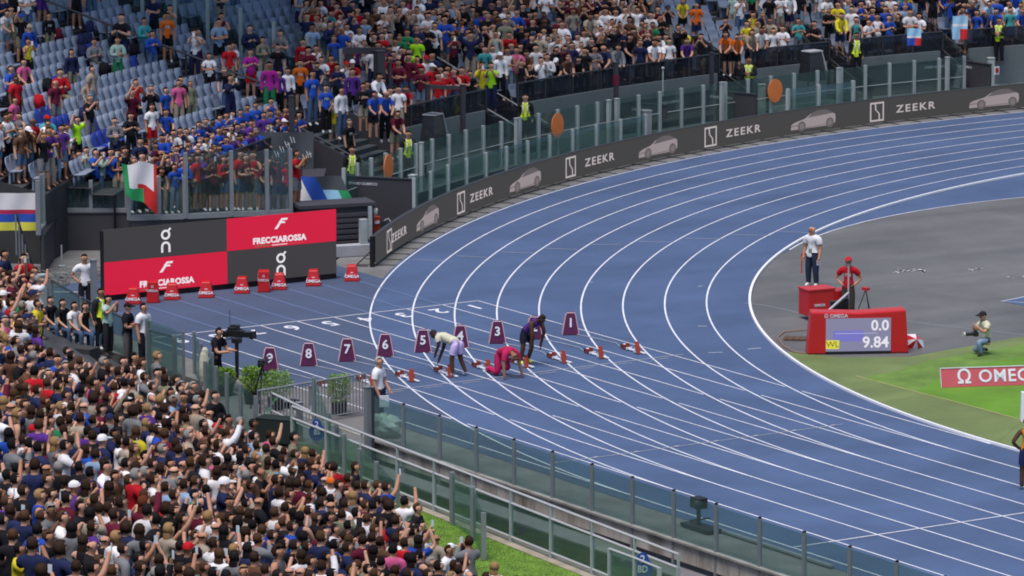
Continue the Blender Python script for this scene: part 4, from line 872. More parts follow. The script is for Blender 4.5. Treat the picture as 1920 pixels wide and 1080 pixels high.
for a in [-141-i*1.0 for i in range(60)]:
    p = [pol(50.7, a, -1.6), pol(50.7, a-1, -1.6), pol(50.7, a-1, .0), pol(50.7, a, .0), pol(53.5, a-1, .0), pol(53.5, a, .0)]; b.add(p, [(0, 1, 2, 3), (3, 2, 4, 5)])
b.build('stand_walkway', mat('walkway_teal', (.10, .125, .125), .85, .2, .8), kind='structure')
for px, py, lab in [(728, 313, 'orange disc on fence glass left, above dark tunnel wall'), (1045, 235, 'orange disc on fence glass in the middle'), (1453, 170, 'orange disc on fence glass right, next to steward')]:
    P = cyl(px, py, 50.85); a = math.radians(ang(P)); n = -Vector((math.cos(a), math.sin(a), 0)); X = UPV.cross(n); o = MB().prism([(.36*math.cos(t), .42*math.sin(t)) for t in np.linspace(0, 6.283, 29)[:-1]], (0, 0, 0), X, UPV, .02).build('disc_sign', M_ORANGE); o.location = P; tag(o, lab, 'sign', 'orange discs on the glass')
# dark tunnel boxes in the moat
def panel(a, c, z0, z1, label, th=.08, m=M_ANTH, txt=None, tpos=.5):
    a = Vector((a[0], a[1], 0)); c = Vector((c[0], c[1], 0)); d = (c-a); L = d.length; X = d.normalized(); n = X.cross(UPV)
    if n.dot(Vector(CAM)-a) < 0: n = -n
    e = empty('tunnel_wall', a, 0, label=label, cat='wall'); b = MB(); b.box(d/2+UPV*(z0+z1)/2, (L, th, z1-z0), (X, n, UPV)); b.build('panel', m, e)
    b = MB(); b.box(d/2+UPV*(z1+.02), (L, th+.05, .04), (X, n, UPV)); b.build('top_trim', M_DARK, e)
    if txt:
        XX = UPV.cross(n); text(txt, 'lettering', a+d*tpos+UPV*(z1-.2)+n*(th/2+.01), XX, UPV, .115, M_WHITE, e, bold=.001)
    return e
TW = 'STADIO OLIMPICO'
a, c, d = at(650, 331, 1.1), at(772, 337, 1.1), at(565, 372, 1.1)
panel(a, c, -.3, 1.1, 'dark tunnel wall with white stadium lettering below left orange disc', txt=TW, tpos=.26); panel(d, a, -.3, 1.1, 'dark tunnel side wall sloping from banner to orange disc')
b = MB(); P = at(775, 400, 0); b.box((0, 0, .6), (.22, .2, 1.2), rz=.4); b.box((0, 0, 1.22), (.25, .23, .04), rz=.4); o = b.build('wall_end', M_WPOST); o.location = P; tag(o, 'pale end column of the dark tunnel wall', 'column')
a, c, d = at(1160, 195, 1.1), at(1330, 170, 1.1), at(1418, 178, 1.1)
panel(a, c, -.3, 1.1, 'long dark tunnel wall left of central flag mast', txt=TW, tpos=.55); panel(c, d, -.3, 1.1, 'dark tunnel wall with stadium lettering left of right orange disc', txt=TW, tpos=.28)
a2 = at(1250, 198, 1.05); panel(at(1162, 190, 1.1), a2, .6, 1.05, 'low dark inner tunnel wall beside pale pole', txt=TW, tpos=.35)
a, c, d = at(1600, 128, 1.1), at(1790, 112, 1.1), at(1858, 122, 1.1)
panel(a, c, -.3, 1.1, 'long dark tunnel wall at upper right', txt=TW, tpos=.8); panel(c, d, -.3, 1.1, 'dark tunnel wall next to the red barrier', txt=TW, tpos=.25)
b = MB(); P = at(1857, 170, 0); b.box((0, 0, .6), (.25, .2, 1.2), rz=1.2); b.box((0, 0, 1.22), (.28, .23, .04), rz=1.2); o = b.build('wall_end', M_WPOST); o.location = P; tag(o, 'pale column between dark wall and small red notice', 'column')
b = MB(); P = at(1428, 222, 0); b.box((0, 0, .6), (.25, .2, 1.2), rz=1.2); b.box((0, 0, 1.22), (.28, .23, .04), rz=1.2); o = b.build('wall_end', M_WPOST); o.location = P; tag(o, 'pale column left of right orange disc', 'column')
b = MB(); P = at(1170, 285, 0); b.box((0, 0, .62), (.3, .2, 1.24), rz=1.2); b.box((0, 0, 1.26), (.33, .23, .04), rz=1.2); o = b.build('wall_end', M_GALV); o.location = pol(49.6, -161.9); tag(o, 'grey triple column below dark mast', 'column')
# dark recess wall at left
e = panel((-21.0, -8.3), (-24.4, -6.0), -.1, 1.12, 'dark recess side wall under corner glass', th=.1); e = panel((-24.4, -6.0), (-23.2, -4.1), -.1, 1.12, 'dark recess back wall under low glass', th=.1); panel((-23.2, -4.1), (-22.0, -4.7), -.1, 1.12, 'narrow dark recess return wall under flag', th=.1)
b = MB(); random.seed(5)
for k in range(5):
    P = [(-19.6+random.uniform(-1.2, 1.2)+.3*math.sin(t*3+k), -7.6+1.9*t+random.uniform(-.1, .1), .12+.08*math.sin(t*7+k)) for t in np.linspace(-.8, 1, 14)]; b.path(P, .03, 5)
b.build('cable_heap', mat('cable_grey', (.13, .14, .14), .7), label='loose grey cables piled behind left end of big screen', cat='cables')
b = MB(); P = at(116, 500, 0); b.bar((0, 0, 0), (0, 0, .65), .05); b.box((0, 0, .02), (.2, .2, .04)); o = b.build('bollard', M_WPOST); o.location = P; tag(o, 'thin pale stake standing in the dark recess', 'post')
b = MB(); a, c = at(95, 548, .5), at(180, 548, .5); b.bar(a, c, .05); b.bar(a, a-UPV*.5, .05); b.bar(c, c-UPV*.5, .05); b.build('handrail', M_GALV, label='low grey rail in front of man beside the big screen', cat='handrail')
b = MB(); P = at(80, 590, 0); b.box((0, 0, .55), (.2, .2, 1.15)); b.box((0, 0, 1.14), (.24, .24, .04)); o = b.build('gate_post', M_WPOST); o.location = P; tag(o, 'pale square post above seated spectators, left of rail', 'post')
b = MB(); P = at(177, 600, 0); b.box((0, 0, .85), (.14, .14, 1.7)); b.box((0, 0, 1.71), (.17, .17, .03)); o = b.build('gate_post', M_GALV); o.location = P; tag(o, 'tall grey post overlapping left end of big screen', 'post')
# ---------------------------------------------------------------- LED boards along the bend
def emblem(b, O, X, Y, h):                      # upright frame with an s-shaped band
    w = h*.98; t = h*.085
    for poly in [[(-w/2, 0), (w/2, 0), (w/2, t), (-w/2, t)], [(-w/2, h-t), (w/2, h-t), (w/2, h), (-w/2, h)], [(-w/2, t), (-w/2+t, t), (-w/2+t, h-t), (-w/2, h-t)], [(w/2-t, t), (w/2, t), (w/2, h-t), (w/2-t, h-t)]]: b.prism(poly, O, X, Y, .004)
    S_ = [(-.16, 1-.08), (-.14, .62), (.12, .38), (.13, .08)]
    P = [(x*w, y*h) for x, y in S_]; b.prism(P+[(x+t, y) for x, y in reversed(P)], O, X, Y, .004)
def car(e, O, X, Y, L):
    H = L*.27
    body = [(-.50, .10), (-.49, .36), (-.42, .46), (-.25, .56), (-.14, .62), (.44, .70), (.49, .64), (.5, .40), (.49, .22), (.44, .14), (.36, .10)]
    roof = [(-.18, .60), (-.06, .80), (.10, .93), (.28, .92), (.42, .74), (.44, .69)]
    b = MB(); b.prism([(x*L, y*L*.31) for x, y in body], O, X, Y, .004); b.build('car_body', E_CAR, e)
    b = MB(); b.prism([(x*L, y*L*.31+.006) for x, y in roof], O, X, Y, .003); b.build('car_roof', E_CARD, e)
    b = MB(); b.prism([(-.19*L, .585*L*.31), (-.06*L, .79*L*.31), (-.045*L, .79*L*.31), (-.17*L, .59*L*.31)], O, X, Y, .007)
    b.prism([(-.49*L, .30*L*.31), (-.33*L, .34*L*.31), (-.34*L, .30*L*.31), (-.49*L, .26*L*.31)], O, X, Y, .007, 1); b.prism([(-.2*L, .12*L*.31), (.28*L, .16*L*.31), (.28*L, .19*L*.31), (-.2*L, .15*L*.31)], O, X, Y, .007, 1); b.build('car_trim', [E_PALE, E_CARD], e)
    for cx in (-.26, .37):
        b = MB(); b.prism([(cx*L+.088*L*math.cos(t), .24*L*.31+.078*L*math.sin(t)) for t in np.linspace(0, 6.283, 19)[:-1]], O+UPV*0, X, Y, .009); b.prism([(cx*L+.05*L*math.cos(t), .24*L*.31+.048*L*math.sin(t)) for t in np.linspace(0, 6.283, 13)[:-1]], O, X, Y, .012, 1); b.build('car_wheel', [E_CARD, mat('board_rim', (.30, .26, .27), emit=.6)], e)
step = 3.72; EMB = {-133.8: -135.2, -142.9: -144.9, -152.8: -155.0, -162.9: -165.0, -173.2: -175.4, -182.6: -184.6}; CARS = [-139.1, -149.0, -159.3, -169.4, -179.8]
a = -131.4; k = 0
while a > -192:
    a1 = a-step; cx = (a+a1)/2; n = 8; e = empty('advertising_board', pol(47.5, a), 0, group='grey LED boards along the bend', cat='board'); O = pol(47.5, a)
    b = MB(); V = []
    for i in range(n+1):
        t = a+(a1-a)*i/n; V += [pol(47.5, t, .06)-O, pol(47.5, t, .90)-O]
    b.add(V, [(2*i, 2*i+2, 2*i+3, 2*i+1) for i in range(n)]); b.build('screen', E_BGREY, e)
    b = MB(); V = []
    for i in range(n+1):
        t = a+(a1-a)*i/n; V += [pol(47.62, t, .04)-O, pol(47.62, t, .92)-O, pol(47.49, t, .92)-O, pol(47.49, t, .905)-O]
    b.add(V, [f for i in range(n) for f in ((4*i+1, 4*i+5, 4*i+4, 4*i), (4*i+2, 4*i+6, 4*i+5, 4*i+1), (4*i+3, 4*i+7, 4*i+6, 4*i+2))]); b.build('housing', M_DARK, e)
    for j in (0, 1, 2):
        t = a-step*(j+.3)/3; p = pol(47.5, t)-O; q_ = pol(46.95, t)-O; b = MB(); b.bar(p+UPV*.012, q_+UPV*.012, .04, .012); b.bar(p+UPV*.012, pol(48.1, t)-O+UPV*.012, .04, .012); b.build('foot', M_BLACK, e)
    what = []
    def basis(t):
        n_ = -Vector((math.cos(math.radians(t)), math.sin(math.radians(t)), 0)); return UPV.cross(n_).normalized(), n_
    for em, tx in EMB.items():
        if a1 < em <= a:
            X, nn = basis(em); b = MB(); emblem(b, pol(47.485, em, .12)-O, X, UPV, .68); b.build('emblem', E_PALE, e); what.append('square emblem')
        if a1 < tx <= a:
            X, nn = basis(tx); text('ZEEKR', 'lettering', pol(47.46, tx, .46), X, UPV, .37, E_PALE, e, bold=.004, space=1.25, kerned=1.45); what.append('ZEEKR lettering')
    for cc in CARS:
        if a1 < cc <= a: X, nn = basis(cc); car(e, pol(47.475, cc, .14)-O, X, UPV, 2.25); what.append('a pale car picture')
    pos_ = ['by the dark tunnel', 'second from the big screen', 'third from the big screen', 'fourth from the big screen', 'fifth from the big screen', 'sixth, before central dark mast', 'seventh from the big screen', 'eighth, near steward', 'ninth, under orange disc', 'tenth, past orange disc', 'eleventh of the curve', 'twelfth of the curve', 'thirteenth, below red barrier', 'fourteenth, right edge', 'fifteenth, past right edge', 'sixteenth', 'seventeenth']
    wtxt = ' and '.join(x.replace('ZEEKR lettering', 'white lettering') for x in what[:2]) or 'plain face'
    e['label'] = 'grey board with %s, %s' % (wtxt, pos_[min(k, 16)]); a = a1; k += 1
# start of board: end frame
b = MB(); P = at(698, 500, 0); b.box((0, 0, .45), (.12, .1, .92), rz=.7); b.bar((0, 0, .5), (-.35, -.35, .02), .04); b.bar((-.35, -.35, .02), (-.1, -.1, .02), .04); o = b.build('board_end', M_BLACK); o.location = P; tag(o, 'black end frame of the first grey board', 'frame')
# ---------------------------------------------------------------- the big four-panel screen
A, B_ = Vector((-15.8, -8.97, 0)), Vector((-15.40, -1.52, 0)); d = B_-A; L = d.length; X = d.normalized(); nrm = X.cross(UPV)
if nrm.dot(Vector(CAM)-A) < 0: nrm = -nrm
mid = .523; zlo, zhi, zm = .16, 2.07, 1.12
zz = lambda t, z: z-(.33*t)*(0 if z < .3 else 1)*.0
scr = empty('big_screen', A, 0, label='large four-panel LED wall, red and grey quarters, behind the start', cat='screen')
b = MB(); b.box(d/2-nrm*.16+UPV*1.02, (L+.02, .22, 2.0), (X, nrm, UPV)); b.build('housing', M_BLACK, scr)
b = MB(); b.box(d/2-nrm*.3+UPV*.12, (L, .1, .2), (X, nrm, UPV)); b.build('base_skirt', M_BLACK, scr)
def quad(t0, t1, z0, z1, m):
    b = MB(); b.box(d*((t0+t1)/2)+UPV*((z0+z1)/2)-nrm*.025, (L*(t1-t0)-.012, .05, z1-z0-.012), (X, nrm, UPV)); b.build('screen_panel', m, scr)
quad(0, mid, zm, zhi, E_GREY); quad(mid, 1, zm, zhi, E_RED); quad(0, mid, zlo, zm, E_RED); quad(mid, 1, zlo, zm, E_GREY)
XX = X if UPV.cross(nrm).dot(X) > 0 else -X
def logo_on(t, zc, s):
    O = d*t+UPV*zc+nrm*.004; b = MB(); th = .062*s
    for k in range(24):
        a0, a1 = 2*math.pi*k/24, 2*math.pi*(k+1)/24; r1, r2 = .10*s, .17*s; b.prism([(r1*math.cos(a0), r1*math.sin(a0)+.2*s), (r2*math.cos(a0), r2*math.sin(a0)+.2*s), (r2*math.cos(a1), r2*math.sin(a1)+.2*s), (r1*math.cos(a1), r1*math.sin(a1)+.2*s)], O, XX, UPV, .006)
    b.prism([(.06*s, .32*s), (.12*s, .30*s), (.21*s, .40*s), (.15*s, .43*s)], O, XX, UPV, .0065)
    for k in range(12):
        a0, a1 = math.pi*k/12, math.pi*(k+1)/12; r1, r2 = .10*s, .17*s; b.prism([(r1*math.cos(a0), r1*math.sin(a0)-.20*s), (r2*math.cos(a0), r2*math.sin(a0)-.20*s), (r2*math.cos(a1), r2*math.sin(a1)-.20*s), (r1*math.cos(a1), r1*math.sin(a1)-.20*s)], O, XX, UPV, .006)
    for sx in (-1, 1): b.prism([(min(sx*.10, sx*.17)*s, -.40*s), (max(sx*.10, sx*.17)*s, -.40*s), (max(sx*.10, sx*.17)*s, -.20*s), (min(sx*.10, sx*.17)*s, -.20*s)], O, XX, UPV, .006)
    b.build('logo', E_WHITE, scr)
def logo_f(t, zc, s):
    O = d*t+UPV*zc+nrm*.004; b = MB()
    b.prism([(-.30*s, -.22*s), (-.16*s, -.22*s), (.02*s, .02*s), (.24*s, .02*s), (.20*s, .10*s), (-.02*s, .10*s), (-.12*s, .0)], O, XX, UPV, .006)
    b.prism([(-.10*s, .06*s), (.06*s, .24*s), (.36*s, .24*s), (.32*s, .15*s), (.10*s, .15*s), (.0, .04*s)], O, XX, UPV, .0066)
    b.build('logo', E_WHITE, scr)
logo_on(.26, 1.60, .86); logo_on(.755, .60, .86); logo_f(.258, .83, .66); logo_f(.755, 1.79, .66)
for t, z in ((.262, .38), (.75, 1.33)):
    text('FRECCIAROSSA', 'lettering', A+d*t+UPV*z+nrm*.006, XX, UPV, .24, E_WHITE, scr, bold=.010, space=1.05)
    for k_, m_ in enumerate((mat('stripe_green', (.02, .35, .1), emit=.5), E_WHITE, mat('stripe_red', (.9, .1, .1), emit=.6))):
        b = MB(); b.box(d*(t)+XX*((k_-1)*.55-.0)+UPV*(z-.15)+nrm*.004, (.5, .006, .022), (X, nrm, UPV)); b.build('underline', m_, scr)
# ---------------------------------------------------------------- Ω-branded timing boxes
OM = '\u03a9'
def omega_box(px, py, tall, label, rz=math.radians(-32)):
    P = at(px, py, 0); e = empty('timing_box', P, rz, label=label, cat='box', group='tall red timing units' if tall else 'red trapezoid boxes in front of the big screen')
    w, dd, h = (.42, .34, .60) if tall else (.52, .42, .44)
    b = MB(); b.box((0, 0, h/2+.012), (w, dd, h), taper=.9 if tall else .62); b.build('case', M_RED, e, bevel=.025)
    b = MB(); b.box((0, 0, .012), (w+.03, dd+.03, .024)); b.build('foot_rim', mat('dark_red', (.2, .01, .012), .6), e)
    # lettering on the two faces seen
    s = .09 if tall else .12; rzm = Matrix.Rotation(rz, 3, 'Z')
    for ax, off, yo in ((Vector((1, 0, 0)), dd/2, -1), (Vector((0, 1, 0)), w/2, 1)):
        n_ = rzm @ (Vector((0, -1, 0)) if yo < 0 else Vector((1, 0, 0))); xv = UPV.cross(n_); tilt = (.0 if tall else .19)*(1 if yo < 0 else 1); nn = (n_+UPV*.36*(0 if tall else 1)).normalized(); uv = nn.cross(xv)
        zc = h*.42 if not tall else h*.66; inset = (1-(1-(.9 if tall else .62))*(zc/h)); O = P+n_*((dd if yo < 0 else w)/2*inset+.012)+UPV*zc
        text('OMEGA', 'lettering', O-uv*.04, xv, uv, s, M_WHITE, e, bold=.002, ext=.002); text(OM, 'emblem', O+uv*s*.85, xv, uv, s, M_WHITE, e, bold=.002, ext=.002)
BXL = [(250, 568), (323, 560), (387, 556), (454, 548), (524, 541), (588, 534), (660, 525)]
names = ['leftmost, below the letters FRE', 'right of the left tall unit', 'alone below the red quarter', 'left of the right tall unit', 'right of the right tall unit', 'last one in front of the screen', 'standing right of the screen near grey board']
for (x, y), nm in zip(BXL, names): omega_box(x, y, False, 'red trapezoid timing box '+nm)
omega_box(287, 566, True, 'tall red timing unit hiding letters of left red quarter'); omega_box(495, 546, True, 'tall red timing unit in front of lower grey quarter')
# ---------------------------------------------------------------- lane marker boxes and starting blocks
mbx = MB(); mbx.add([(-.17, -.24, 0), (.17, -.24, 0), (.17, .24, 0), (-.17, .24, 0), (-.10, -.14, .54), (.06, -.14, .54), (.06, .14, .54), (-.10, .14, .54), (-.08, -.11, .62), (.03, -.11, .62), (.03, .11, .62), (-.08, .11, .62)],
   [(3, 2, 1, 0), (0, 1, 5, 4), (1, 2, 6, 5), (2, 3, 7, 6), (3, 0, 4, 7), (4, 5, 9, 8), (5, 6, 10, 9), (6, 7, 11, 10), (7, 4, 8, 11), (8, 9, 10, 11)])
m0 = mt = None
for k in range(9):
    Y = -LW*(k+.5); e = empty('lane_marker', (-4.2, Y, 0), math.radians(-33), label='dark maroon lane marker box with white %s, starting lane %s' % (k+1, ['one', 'two', 'three', 'four', 'five', 'six', 'seven', 'eight', 'nine'][k]), cat='lane marker', group='lane marker boxes behind the start')
    if m0 is None:
        o = mbx.build('case', M_MAROON, e, bevel=.02); m0 = o
        b = MB()
        for s_ in (-1, 1): b.bar((.178, s_*.232, .01), (.068, s_*.135, .54), .022); b.bar((.068, s_*.135, .54), (.03, s_*.10, .615), .022)
        b.bar((-.165, -.245, .01), (-.10, -.15, .54), .022); b.bar((.06, -.12, .60), (.06, .12, .60), .018); mt = b.build('trim', M_PINKEDGE, e)
    else:
        for q_ in (m0, mt): c_ = q_.copy(); COL.objects.link(c_); c_.parent = e
    R = Matrix.Rotation(math.radians(-33), 3, 'Z'); n_ = R @ Vector((.98, 0, .2)).normalized(); X = UPV.cross(n_).normalized(); U = n_.cross(X); O = Vector((-4.2, Y, 0))+R @ Vector((.128, 0, .33))
    text(str(k+1), 'number', O, X, U, .34, M_WHITE, e, bold=.008)
def blk():
    parts = []
    b = MB(); b.box((-.35, 0, .03), (.95, .07, .035)); parts.append(('rail', b, M_WHITE))
    for i, (x, y) in enumerate(((-.42, .12), (-.08, -.12))):
        b = MB(); n = Vector((-.55, 0, .83)).normalized(); ax = Vector((.55, 0, .83)).normalized(); b.box((x, y, .13), (.035, .13, .26), (Vector((.83, 0, -.55)), Vector((0, 1, 0)), Vector((-.45, 0, .89)).normalized())); parts.append(('foot_pad', b, M_PADRED))
        b = MB(); b.add([(x-.02, y-.03, .03), (x-.02, y+.03, .03), (x-.17, y+.03, .03), (x-.17, y-.03, .03), (x-.06, y-.03, .17), (x-.06, y+.03, .17)], [(0, 1, 5, 4), (2, 3, 4, 5), (0, 4, 3), (1, 2, 5), (0, 3, 2, 1)]); parts.append(('support', b, M_WHITE))
    b = MB(); b.box((-.86, 0, .07), (.14, .12, .11)); b.box((-.74, 0, .10), (.05, .11, .16)); parts.append(('sensor_box', b, M_PADRED))
    b = MB(); b.box((-1.0, 0, .07), (.08, .08, .08)); parts.append(('plug', b, M_BLACK)); b = MB(); b.box((-.86, 0, .135), (.13, .08, .02)); b.box((-.66, .0, .05), (.04, .2, .06)); parts.append(('bracket', b, M_WHITE)); return parts
bp0 = None
lanes = ['one', 'two', 'three', 'four', 'five', 'six', 'seven', 'eight', 'nine']
for k in range(9):
    e = empty('starting_block', (-.62, -LW*(k+.5), .01), 0, label='starting block with brown foot pads behind the line in lane %s' % lanes[k], cat='starting block', group='starting blocks across the start line')
    if bp0 is None: bp0 = [b.build(nm, m, e, bevel=.006) for nm, b, m in blk()]
    else:
        for q_ in bp0: c_ = q_.copy(); COL.objects.link(c_); c_.parent = e
    P = [(-1.66, -LW*(k+.5), .02), (-2.3, -LW*(k+.5)+.25, .02), (-3.1, -LW*(k+.5)+.2, .02), (-4.0, -LW*(k+.5)+.05, .02)]
    MB().path(P, .022, 5).build('cable', M_DUST, label='thin pale cable from lane %s block back to its marker' % lanes[k], cat='cable', group='cables behind the starting blocks')
# ---------------------------------------------------------------- athletes and officials
DK = (.085, .045, .03)
hlp = pose(dict(), lean=1.35)
J1 = {k: v.copy() for k, v in hlp.items()}        # bending right over, one hand on the block
J1.update({k: Vector(v) for k, v in dict(le=(.42, .20, .85), lw=(.52, .2, .62), lh=(.55, .19, .54), re=(.50, -.16, .72), rw=(.62, -.14, .42), rh=(.66, -.14, .32), lp=(-.03, .1, .88), lk=(.05, .15, .48), la=(0, .17, .09), lt=(.13, .18, .035), rp=(-.03, -.1, .88), rk=(-.02, -.16, .48), ra=(-.18, -.18, .09), rt=(-.06, -.2, .035)).items()})
person(Vector((-.72, -6.45, 0)), math.radians(205), 'bend1', 'tee', (.58, .56, .42), 'shorts', (.52, .42, .68), 'short', (.03, .02, .02), DK, 'sprinter in lilac shorts bending over the lane six block', 'sprinters at the start', 'white', 1.0, J1, hands=True, lvl=2)
J2 = {k: v.copy() for k, v in pose(dict(), lean=.98).items()}
J2.update({k: Vector(v) for k, v in dict(le=(.50, .20, .92), lw=(.42, .16, .62), lh=(.40, .15, .5), re=(.46, -.20, .86), rw=(.40, -.2, .55), rh=(.38, -.2, .44), lk=(.1, .13, .5), la=(-.06, .14, .09), lt=(.08, .15, .035), rk=(.06, -.16, .5), ra=(-.0, -.2, .09), rt=(.14, -.22, .035)).items()})
person(Vector((-1.15, -4.0, 0)), math.radians(12), 'bend2', 'tank', (.09, .03, .2), 'shorts', (.015, .015, .03), 'short', (.02, .015, .015), DK, 'sprinter in purple and yellow bending over the lane four block', 'sprinters at the start', 'yellow', 1.0, J2, hands=True, lvl=2)
J3 = {k: v for k, v in BASE.items()}
J3 = {k: Vector(v) for k, v in dict(pel=(-.38, 0, .62), sp=(-.20, 0, .70), ch=(-.02, 0, .72), c2=(.08, 0, .71), nk=(.17, 0, .68), h0=(.24, 0, .635), h1=(.30, 0, .57), h2=(.35, 0, .52), ls=(.09, .18, .66), le=(.13, .25, .40), lw=(.20, .28, .13), lh=(.22, .28, .05), rs=(.09, -.18, .66), re=(.13, -.25, .40), rw=(.20, -.28, .13), rh=(.22, -.28, .05),
      lp=(-.38, .1, .58), lk=(-.20, .12, .20), la=(-.62, .12, .18), lt=(-.72, .12, .06), rp=(-.38, -.1, .58), rk=(-.30, -.14, .09), ra=(-.78, -.13, .16), rt=(-.88, -.13, .07)).items()}
person(Vector((.18, -5.38, 0)), math.radians(2), 'crouch', 'tee', (.42, .02, .08), 'trousers', (.45, .02, .10), 'bald', (.03, .02, .02), (.26, .13, .08), 'sprinter in pink kit crouched with hands on the start line', 'sprinters at the start', 'pink', 1.0, J3, hands=True, lvl=2)
person(at(1925, 918, 0), math.radians(150), 'with hands on hips', 'tank', (.65, .25, .02), 'shorts', (.02, .03, .09), 'short', (.02, .015, .015), DK, 'athlete in orange vest and navy shorts cut by right edge', None, 'white', 1.0, hands=True, lvl=1)
def official(px, py, rzv, pk, top, tc, bot, bc, hair, hc, label, skin=SK[0], sc=1.0, shoe='dark', z=0.0, J=None, hands=True):
    P = at(px, py, z); return person(P, rzv, pk, top, tc, bot, bc, hair, hc, skin, label, None, shoe, sc, J, hands=hands)
CAMRZ = math.atan2(CAM[1]-9, CAM[0]+6)
o = official(1523, 538, CAMRZ-.6, 'standing with arms down', 'tee', CC['white'], 'trousers', (.03, .04, .07), 'bald', (.2, .17, .15), 'official in white polo standing alone on grey infield by kerb', sc=1.02, shoe='white')
MB().box((0, 0, 0), (.02, .12, .16)).build('card', M_WHITE, label='small white card in the hand of infield official', cat='card').location = at(1535, 492, .75)
o.scale = (1.15, 1.14, 1.03)
b = MB(); P = at(1512, 512, .1); b.bar((0, 0, .3), (0, 0, .85), .035); b.ball((0, 0, .86), .03, 8, 5); b.ball((0, 0, .3), .025, 8, 5); o = b.build('signal_flag', M_RED); o.location = at(1503, 530, 0); tag(o, 'furled red signal flag held low by infield official', 'flag')
b = MB(); b.box((0, 0, 0), (.02, .1, .13)); b.bar((0, -.04, .06), (-.02, -.09, .28), .012, n=4); b.bar((0, .04, .06), (-.02, .09, .28), .012, n=4); o = b.build('accreditation_pass', mat('pass_green', (.18, .25, .2), .6)); o.location = at(1518, 468, 1.12)+Vector((.2, -.12, 0)); o.rotation_euler = (0, 0, CAMRZ); tag(o, 'grey-green pass hanging on lanyard over the white polo', 'pass')
official(1590, 598, CAMRZ-.1, 'with hands on hips', 'tee', CC['red'], 'trousers', (.06, .05, .04), 'cap', (.45, .02, .03), 'starter in red shirt and red cap behind the scoreboard', sc=1.0)
J5 = pose(dict(le=(.05, .25, 1.12), lw=(.2, .17, .95), lh=(.26, .15, .9), re=(.0, -.24, 1.12), rw=(.1, -.22, .9), rh=(.13, -.21, .8)))
official(710, 802, math.radians(35), 'official_side', 'tee', CC['white'], 'trousers', (.03, .05, .09), 'short', (.35, .33, .31), 'grey-haired official in white shirt holding papers beside the fence', sc=1.03, J=J5)
b = MB()
for i_ in range(26):
    t_ = i_/26*6.283; b.add([(math.cos(t_)*.15, math.sin(t_)*.19, .80), (math.cos(t_+.25)*.15, math.sin(t_+.25)*.19, .80), (math.cos(t_+.25)*.16, math.sin(t_+.25)*.20, 1.02), (math.cos(t_)*.16, math.sin(t_)*.20, 1.02)], [(0, 1, 2, 3), (3, 2, 1, 0)])
o = b.build('sweater', mat('navy_knit', (.012, .015, .04), .9)); o.location = at(710, 802, 0); tag(o, 'navy sweater tied round the waist of grey-haired official', 'sweater')
b = MB(); b.box((0, 0, 0), (.02, .24, .30)); b.box((.015, .01, .01), (.006, .22, .28)); o = b.build('papers', mat('paper_white', (.7, .72, .76), .7)); o.location = at(721, 750, .75)+Vector((.15, -.1, 0)); o.rotation_euler = (0, .1, math.radians(-30)); tag(o, 'sheaf of white papers held by grey-haired official', 'papers')
# plastic-wrapped thing at his feet
b = MB(); b.ball((0, 0, .25), (.45, .36, .3), 14, 9, rough=.25); b.ball((.05, -.28, .45), (.14, .14, .16), 10, 6, rough=.2); b.build('plastic_wrap', mat('plastic_sheet', (.30, .38, .34), .3, .3, 4, spec=.6), label='crumpled translucent plastic sheet bundled behind the fence glass', cat='plastic sheet').location = Vector((4.95, -12.0, 0))
# steward and people right of the near stand gate
def steward(P, rz, label, pk='standing with arms down', sc=1.0, hair='short', z=None):
    v = make_variant(POSES[pk], (pk, False, False)); o = person(P, rz, pk, 'long', (.02, .02, .025), 'trousers', (.015, .015, .02), hair, HC['dark brown'], random.choice(SK[:4]), label, 'stewards in yellow vests', 'dark', sc)
    key = ('vest', pk)
    if key not in MESHC:
        V, Fc = v['tank']; c = V.mean(axis=0); W2 = V.copy(); W2[:, 0] = V[:, 0]*1.16; W2[:, 1] = V[:, 1]*1.10
        me = get_mesh(('vest', pk), (W2, Fc), [mat('hi_vis_yellow', (.62, .78, .02), .7, .1, 5)])
        for s_ in (-1, 1):
            b = MB(); b.path([(-.165, s_*.075, 1.04), (-.165, s_*.075, 1.38), (-.05, s_*.085, 1.475), (.06, s_*.085, 1.475), (.165, s_*.075, 1.38), (.165, s_*.075, 1.04)], .04, 4); get_mesh(('vests', pk, s_, 'reflective_strip'), b, [mat('reflective', (.65, .66, .66), .3)])
    inst('safety_vest', MESHC[('vest', pk)], o); [inst('reflective_strip', MESHC[('vests', pk, s_, 'reflective_strip')], o) for s_ in (-1, 1)]; return o
P = at(190, 660, 0); steward(P, math.atan2(3, 12), 'steward in yellow vest by the rail at left of the start area', sc=1.0)
steward(pol(52.0, -145.0, .0), math.atan2(-3, 6), 'steward in yellow vest below the coloured banner')
for px, py, r, lab, pk in [(765, 252, 51.9, 'steward in yellow vest under the black-draped case', 0), (985, 182, 52.2, 'steward in yellow vest at foot of the narrow stair', 0), (1405, 112, 52.4, 'steward in yellow vest left of right orange disc', 4), (1606, 66, 53.0, 'steward in yellow vest standing tall left of the banner', 0), (1874, 38, 53.2, 'steward in yellow vest with folded arms at upper right', 4)]:
    H = cyl(px, py, r); P = Vector((H.x, H.y, max(0, H.z-1.66))); steward(P, math.atan2(-P.y, 3-P.x)+random.uniform(-.3, .3), lab, PK[pk])
official(203, 668, math.radians(25), 'holding up a phone with both hands', 'tee', CC['mint'], 'trousers', (.03, .03, .035), 'long', HC['black'], 'woman in pale mint shirt filming in front of the yellow vest', sc=.95)
official(240, 690, math.radians(40), 'with folded arms', 'tee', CC['black'], 'trousers', (.10, .09, .09), 'cap', (.01, .01, .012), 'man in black printed T-shirt and black cap beside glass panel')
official(270, 690, math.radians(20), 'standing with arms down', 'tee', CC['white'], 'trousers', (.02, .02, .03), 'short', HC['black'], 'man in white shirt and dark trousers at the glass panel')
